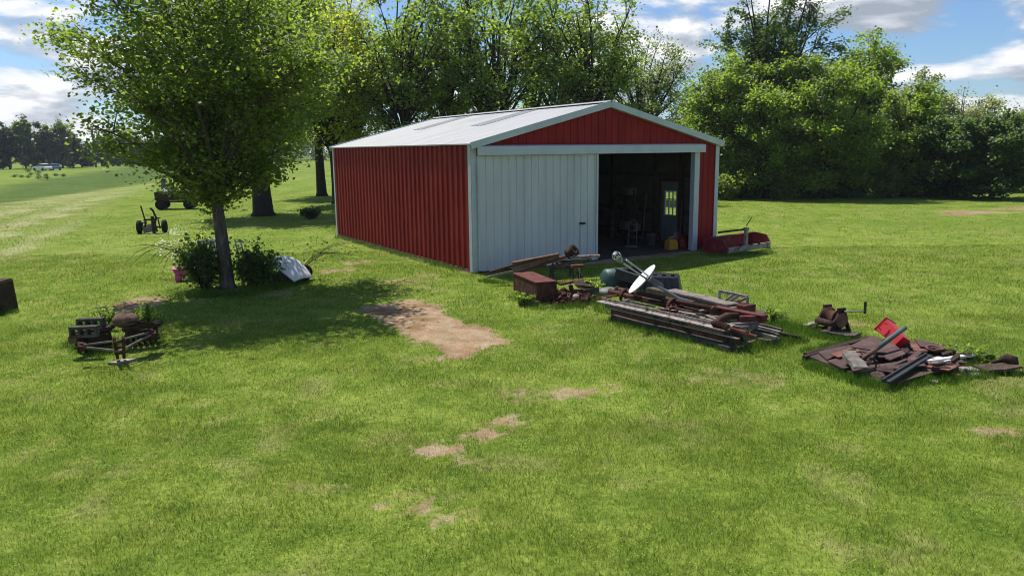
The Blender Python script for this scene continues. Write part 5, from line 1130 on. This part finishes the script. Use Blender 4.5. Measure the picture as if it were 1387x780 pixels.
# flowering shrub with arching canes
fl = bush('flowering_shrub', 'loose arching shrub with white flowers left of the near maple', -7.95, 19.5, .8, .5, 1.35, 1100, .07, MIDG, 303, group=None, stems=7)
r = np.random.default_rng(8); tb = MB()
for i in range(16):
    a_ = math.pi*(.75+.5*r.uniform()); ln = r.uniform(.9, 2.1); e = V((math.cos(a_)*ln, math.sin(a_)*ln*.5-.2, r.uniform(.1, .9))); tb.tube(bez(V((0, 0, .1)), V((e.x*.5, e.y*.5, r.uniform(1.0, 1.5))), e, 8), [.008*(1-.6*k/8) for k in range(9)], 4, False)
tb.build('cane', M['bark_dark'], fl, True)
P = np.concatenate([r.normal(0, 1, (22, 3))*np.array((.09, .07, .06))+np.array((r.uniform(-1.0, -.1), r.uniform(-.4, .3), r.uniform(.6, 1.25))) for _ in range(14)])
put_leaves(fl, 'blossom', P, .05, ((.7, .68, .62), (.8, .78, .74)), r, .6, .08, None, 'petal')
tw = empty('twiggy_shrub', (-4.95, 18.9, 0), 0, 'bare arching twigs spreading over the white hood', 'shrub'); tb = MB()
for i in range(14):
    a_ = r.uniform(-.9, .9); ln = r.uniform(.7, 1.7); e = V((math.cos(a_)*ln, math.sin(a_)*ln*.6, r.uniform(.2, .9))); tb.tube(bez(V((-.4, 0, .1)), V((e.x*.4, e.y*.5, r.uniform(.9, 1.3))), e, 8), [.005*(1-.6*k/8) for k in range(9)], 4, False)
tb.build('stem', M['bark_dark'], tw, True)
P = r.normal(0, 1, (160, 3))*np.array((.5, .3, .22))+np.array((.2, 0, .75)); put_leaves(tw, 'foliage', P, .07, DARK, r)
# white chair
c_ = at(287, 384); c_ = V((-7.35, 18.7, 0)); g = empty('garden_chair', c_, .5, 'white plastic garden chair hidden behind the bush and maple trunk', 'chair')
MB().box((0, 0, .42), (.46, .44, .035)).build('seat', M['whiteplastic'], g, bevel=.01)
m = MB(); m.box((0, .235, 1.0), (.46, .03, .05)); m.box((0, .225, .62), (.44, .03, .04))
for i in range(5): m.box((-.2+i*.1, .23, .8), (.05, .022, .36))
m.box((0, .231, .8), (.44, .024, .035)); m.build('backrest', M['whiteplastic'], g)
for x_ in (-.21, .21):
    for y_ in (-.2, .22): m = MB(); m.tube([(x_*1.1, y_*1.12, 0), (x_, y_, .42)], .022, 8); m.build('leg', M['whiteplastic'], g)
    m = MB(); m.tube([(x_*1.12, .22, .66), (x_*1.15, -.16, .64), (x_*1.12, -.22, .42)], .018, 7); m.build('armrest', M['whiteplastic'], g)
# white lattice strip
a_, b_ = V((-6.35, 17.95, .05)), V((-6.52, 18.0, 1.12)); m = MB()
m.bar(a_, b_, .03, .025, (0, 1, 0)); m.bar(a_+V((.13, 0, 0)), b_+V((.13, 0, 0)), .03, .025, (0, 1, 0))
for k in range(8): t = (k+.5)/8; m.bar(a_.lerp(b_, t), a_.lerp(b_, t)+V((.13, 0, 0)), .02, .02)
top('trellis', m, M['whiteplastic'], 'narrow white trellis standing right of the near maple trunk', 'trellis')
# white hood with dark underside
c_ = at(393, 383); g = empty('car_hood', V((c_.x, c_.y, 0)), -.5, 'white curved car hood propped on the grass beside the bush', 'car hood')
m = MB(); nu, nv_ = 10, 8; vs_ = []
for i in range(nu+1):
    for j in range(nv_+1):
        uu, w_ = i/nu, j/nv_-.5; x_ = -.55+1.0*uu; z_ = .12+.62*math.sin(math.pi*(.18+.62*(1-uu)))*(1-1.1*w_*w_)*(1-.55*uu*uu); vs_.append((x_, w_*.95*(1-.35*uu*uu), z_-.1*uu))
k_ = len(vs_); vs_ += [(x_, y_, z_-.03) for x_, y_, z_ in vs_]; st = nv_+1
fs_ = [(i*st+j, (i+1)*st+j, (i+1)*st+j+1, i*st+j+1) for i in range(nu) for j in range(nv_)]
fs_ += [tuple(k_+q_ for q_ in reversed(f)) for f in fs_]
for i in range(nu): fs_ += [(i*st, i*st+k_, (i+1)*st+k_, (i+1)*st), (i*st+nv_, (i+1)*st+nv_, (i+1)*st+nv_+k_, i*st+nv_+k_)]
for j in range(nv_): fs_ += [(j, j+1, j+1+k_, j+k_), (nu*st+j, nu*st+j+k_, nu*st+j+1+k_, nu*st+j+1)]
m.add(vs_, fs_); m.build('shell', M['whiteplastic'], g, True)
MB().box((-.15, 0, .12), (.7, .6, .24)).build('prop', M['timber_dark'], g)
c_ = at(407, 381); o = tyre_bm(.2, .14).build('tyre', M['rubber'], None, True); o.location = (c_.x+.08, c_.y+.1, .2); o.rotation_euler = (1.3, 0, .5); tag(o, 'small dark tyre at the right end of the white hood', 'tyre')
# pink toy
c_ = at(251, 380); g = empty('toy_cart', c_, .4, 'pink plastic toy cart on the grass left of the flowering shrub', 'toy cart')
m = MB(); m.hexa([V(p) for p in ((-.2, -.14, .12), (.2, -.14, .12), (.2, .14, .12), (-.2, .14, .12), (-.28, -.2, .34), (.28, -.2, .34), (.28, .2, .34), (-.28, .2, .34))]); m.build('tub', M['pink'], g, bevel=.03)
MB().box((0, 0, .345), (.44, .3, .012)).build('lining', M['redpaint'], g)
m = MB(); m.tube([(.24, -.1, .3), (.45, -.08, .5), (.45, .08, .5), (.24, .1, .3)], .016, 7); m.build('handle', M['whiteplastic'], g, True)
for x_ in (-.15, .15):
    for y_ in (-.17, .17): m = MB(); m.lathe([(0, -.025), (.08, -.025), (.09, 0), (.08, .025), (0, .025)], Matrix.Translation((x_, y_, .09)) @ Matrix.Rotation(math.pi/2, 4, 'X'), 14); m.build('wheel', M['pink'], g, True)
# round shrub past the barn corner
bush('round_shrub', 'small round dark shrub alone on the shaded lawn beside the barn', -9.5, 36.4, .62, .5, .62, 2600, .1, DARK, 310, stems=8)

# --- cars, saplings, pole across the field
def car(name, x, y, rz, mt, lb):
    z0 = float(height(np.array([x]), np.array([y]))[0]); g = empty(name, (x, y, z0), rz, lb, 'car', 'cars parked before the far trees')
    pf = [(-2.2, .35), (-2.22, .7), (-1.9, .92), (-1.1, 1.0), (.9, .98), (1.9, .82), (2.2, .62), (2.2, .32)]
    m = MB(); m.prism(pf, -.85, .85, Matrix.Rotation(math.pi/2, 4, 'X')); m.build('body', M[mt], g, bevel=.06)
    m = MB(); m.prism([(-1.7, .95), (-1.2, 1.38), (.1, 1.42), (1.0, .96)], -.72, .72, Matrix.Rotation(math.pi/2, 4, 'X')); m.build('window', M['glassdark'], g, bevel=.03)
    m = MB(); m.prism([(-1.22, 1.37), (-1.0, 1.46), (0, 1.48), (.12, 1.41)], -.7, .7, Matrix.Rotation(math.pi/2, 4, 'X')); m.build('roof', M[mt], g, bevel=.03)
    for x_ in (-1.35, 1.35):
        for y_ in (-.78, .78): m = MB(); m.lathe([(0, -.1), (.3, -.1), (.33, -.06), (.33, .06), (.3, .1), (0, .1)], Matrix.Translation((x_, y_, .33)) @ Matrix.Rotation(math.pi/2, 4, 'X'), 16); m.build('wheel', M['rubber'], g, True)
    for y_ in (-.6, .6): m = MB(); m.box((2.17, y_, .66), (.08, .3, .12)); m.build('headlight', M['galv'], g)
    return g
q1 = at(57, 232); s_ = 150/q1.y
q1 = rt(57, 226, 165); q2 = rt(71, 226, 168)
car('parked_car', q1.x, q1.y, 2.7, 'carwhite', 'white car parked before the far row of trees'); car('parked_car', q2.x, q2.y, 2.6, 'bluepaint', 'blue car parked next to the white car before the far trees')
def sapling(px, py, h_, lb, seed, big=1):
    h_ *= .42
    q = at(px, py); z0 = float(height(np.array([q.x]), np.array([q.y]))[0]); r = np.random.default_rng(seed); g = empty('sapling', (q.x, q.y, z0), 0, lb, 'sapling', 'saplings planted on the far field')
    m = MB(); m.tube([(0, 0, 0), (.02, 0, h_*.9)], [.05, .015], 5); m.build('stem', M['bark_dark'], g); P = r.normal(0, 1, (110*big, 3))*np.array((h_*.42, h_*.42, h_*.2))+np.array((0, 0, h_*.55)); P[:, 2] = np.abs(P[:, 2]); put_leaves(g, 'foliage', P, .16, DARK, r)
SP = 'small dark sapling of the plantation on the far field'
for i, (px, py, h_) in enumerate(((20, 242, 1.0), (30, 243, 1.0), (39, 244, .9), (42, 239, 1.0), (53, 239, 1.0), (53, 245, 1.1), (63, 241, .8), (64, 246, 1.1), (76, 241, .9), (86, 242, .9))): sapling(px, py, h_, SP, 400+i)
for o in [o for o in C.objects if o.name.startswith('sapling')]: o['label'] = SP
sapling(38, 233, 1.9, 'tallest dark sapling on the far field, left of the white car', 420, 3); sapling(52, 235, 1.5, 'dark sapling just in front of the white car', 421, 2)
q = rt(129.5, 220, 200); z0 = float(height(np.array([q.x]), np.array([q.y]))[0])
g = empty('utility_pole', (q.x, q.y, z0), .4, 'wooden power pole standing in front of the far pines', 'utility pole'); m = MB(); m.tube([(0, 0, 0), (0, 0, 9.6)], [.22, .15], 8); m.build('pole', M['timber_dark'], g)
MB().box((0, 0, 9.0), (2.2, .12, .14)).build('crossarm', M['timber_dark'], g)
for x_ in (-.95, 0, .95): m = MB(); m.tube([(x_, 0, 9.05), (x_, 0, 9.35)], .07, 6); m.build('insulator', M['greymetal'], g)
for k, (dz_, lb) in enumerate(((0, 'upper power wire running across the far trees'), (-1.0, 'lower power wire running across the far trees'))):
    pA, pB = V((q.x-75, q.y-48, z0+8.6+dz_)), V((q.x, q.y, z0+9.2+dz_)); pC = V((q.x+80, q.y+52, z0+9.2+dz_)); m = MB(); m.tube(bez(pA, (pA+pB)/2-V((0, 0, 1.4)), pB, 10)+bez(pB, (pB+pC)/2-V((0, 0, 1.4)), pC, 10)[1:], .02, 4); top('power_wire', m, M['greymetal'], lb, 'wire', 'power wires')

# --- lusher grass round the things
def tall_line(p, q, n, r0, h, dens_=220):
    for i in range(n):
        c = V(p).lerp(V(q), (i+.5)/n); TALL.append((c.x+random.uniform(-.05, .05), c.y+random.uniform(-.05, .05), r0*random.uniform(.7, 1.2), h*random.uniform(.7, 1.25), int(dens_*random.uniform(.6, 1.2))))
tall_line(at(828, 436), at(1000, 476), 12, .28, .15); tall_line(at(1000, 474), at(1085, 460), 7, .3, .2); tall_line(at(1040, 440), at(1095, 452), 5, .35, .22); tall_line(at(1088, 492), at(1200, 528), 9, .22, .14)
tall_line(at(1200, 528), at(1340, 508), 9, .2, .14); tall_line(at(1290, 498), at(1380, 505), 6, .25, .2, 160); tall_line(at(1100, 455), at(1160, 462), 5, .25, .15); tall_line(at(1090, 480), at(1170, 460), 6, .2, .15)
tall_line(at(700, 402), at(735, 418), 4, .25, .16); tall_line(at(735, 418), at(800, 415), 5, .3, .14); tall_line(at(652, 380), at(690, 384), 4, .22, .12); tall_line(at(805, 400), at(830, 425), 4, .3, .18)
tall_line(at(95, 465), at(150, 482), 5, .25, .18); tall_line(at(150, 470), at(215, 456), 5, .25, .18); tall_line(at(105, 444), at(160, 438), 4, .22, .3, 120); tall_line(at(195, 436), at(215, 440), 2, .22, .35, 140)
tall_line(at(250, 402), at(340, 400), 7, .35, .2); tall_line(at(340, 396), at(400, 384), 5, .3, .18); tall_line(barn(-.16, .4), barn(-.16, 10.5), 26, .2, .16, 130); tall_line(barn(7.7, -.25), barn(8.9, -.3), 3, .25, .16)
tall_line(at(968, 348), at(1045, 342), 5, .3, .17); tall_line(at(0, 424), at(18, 424), 2, .2, .15); tall_line(at(840, 398), at(925, 400), 5, .3, .17)
make_grass()
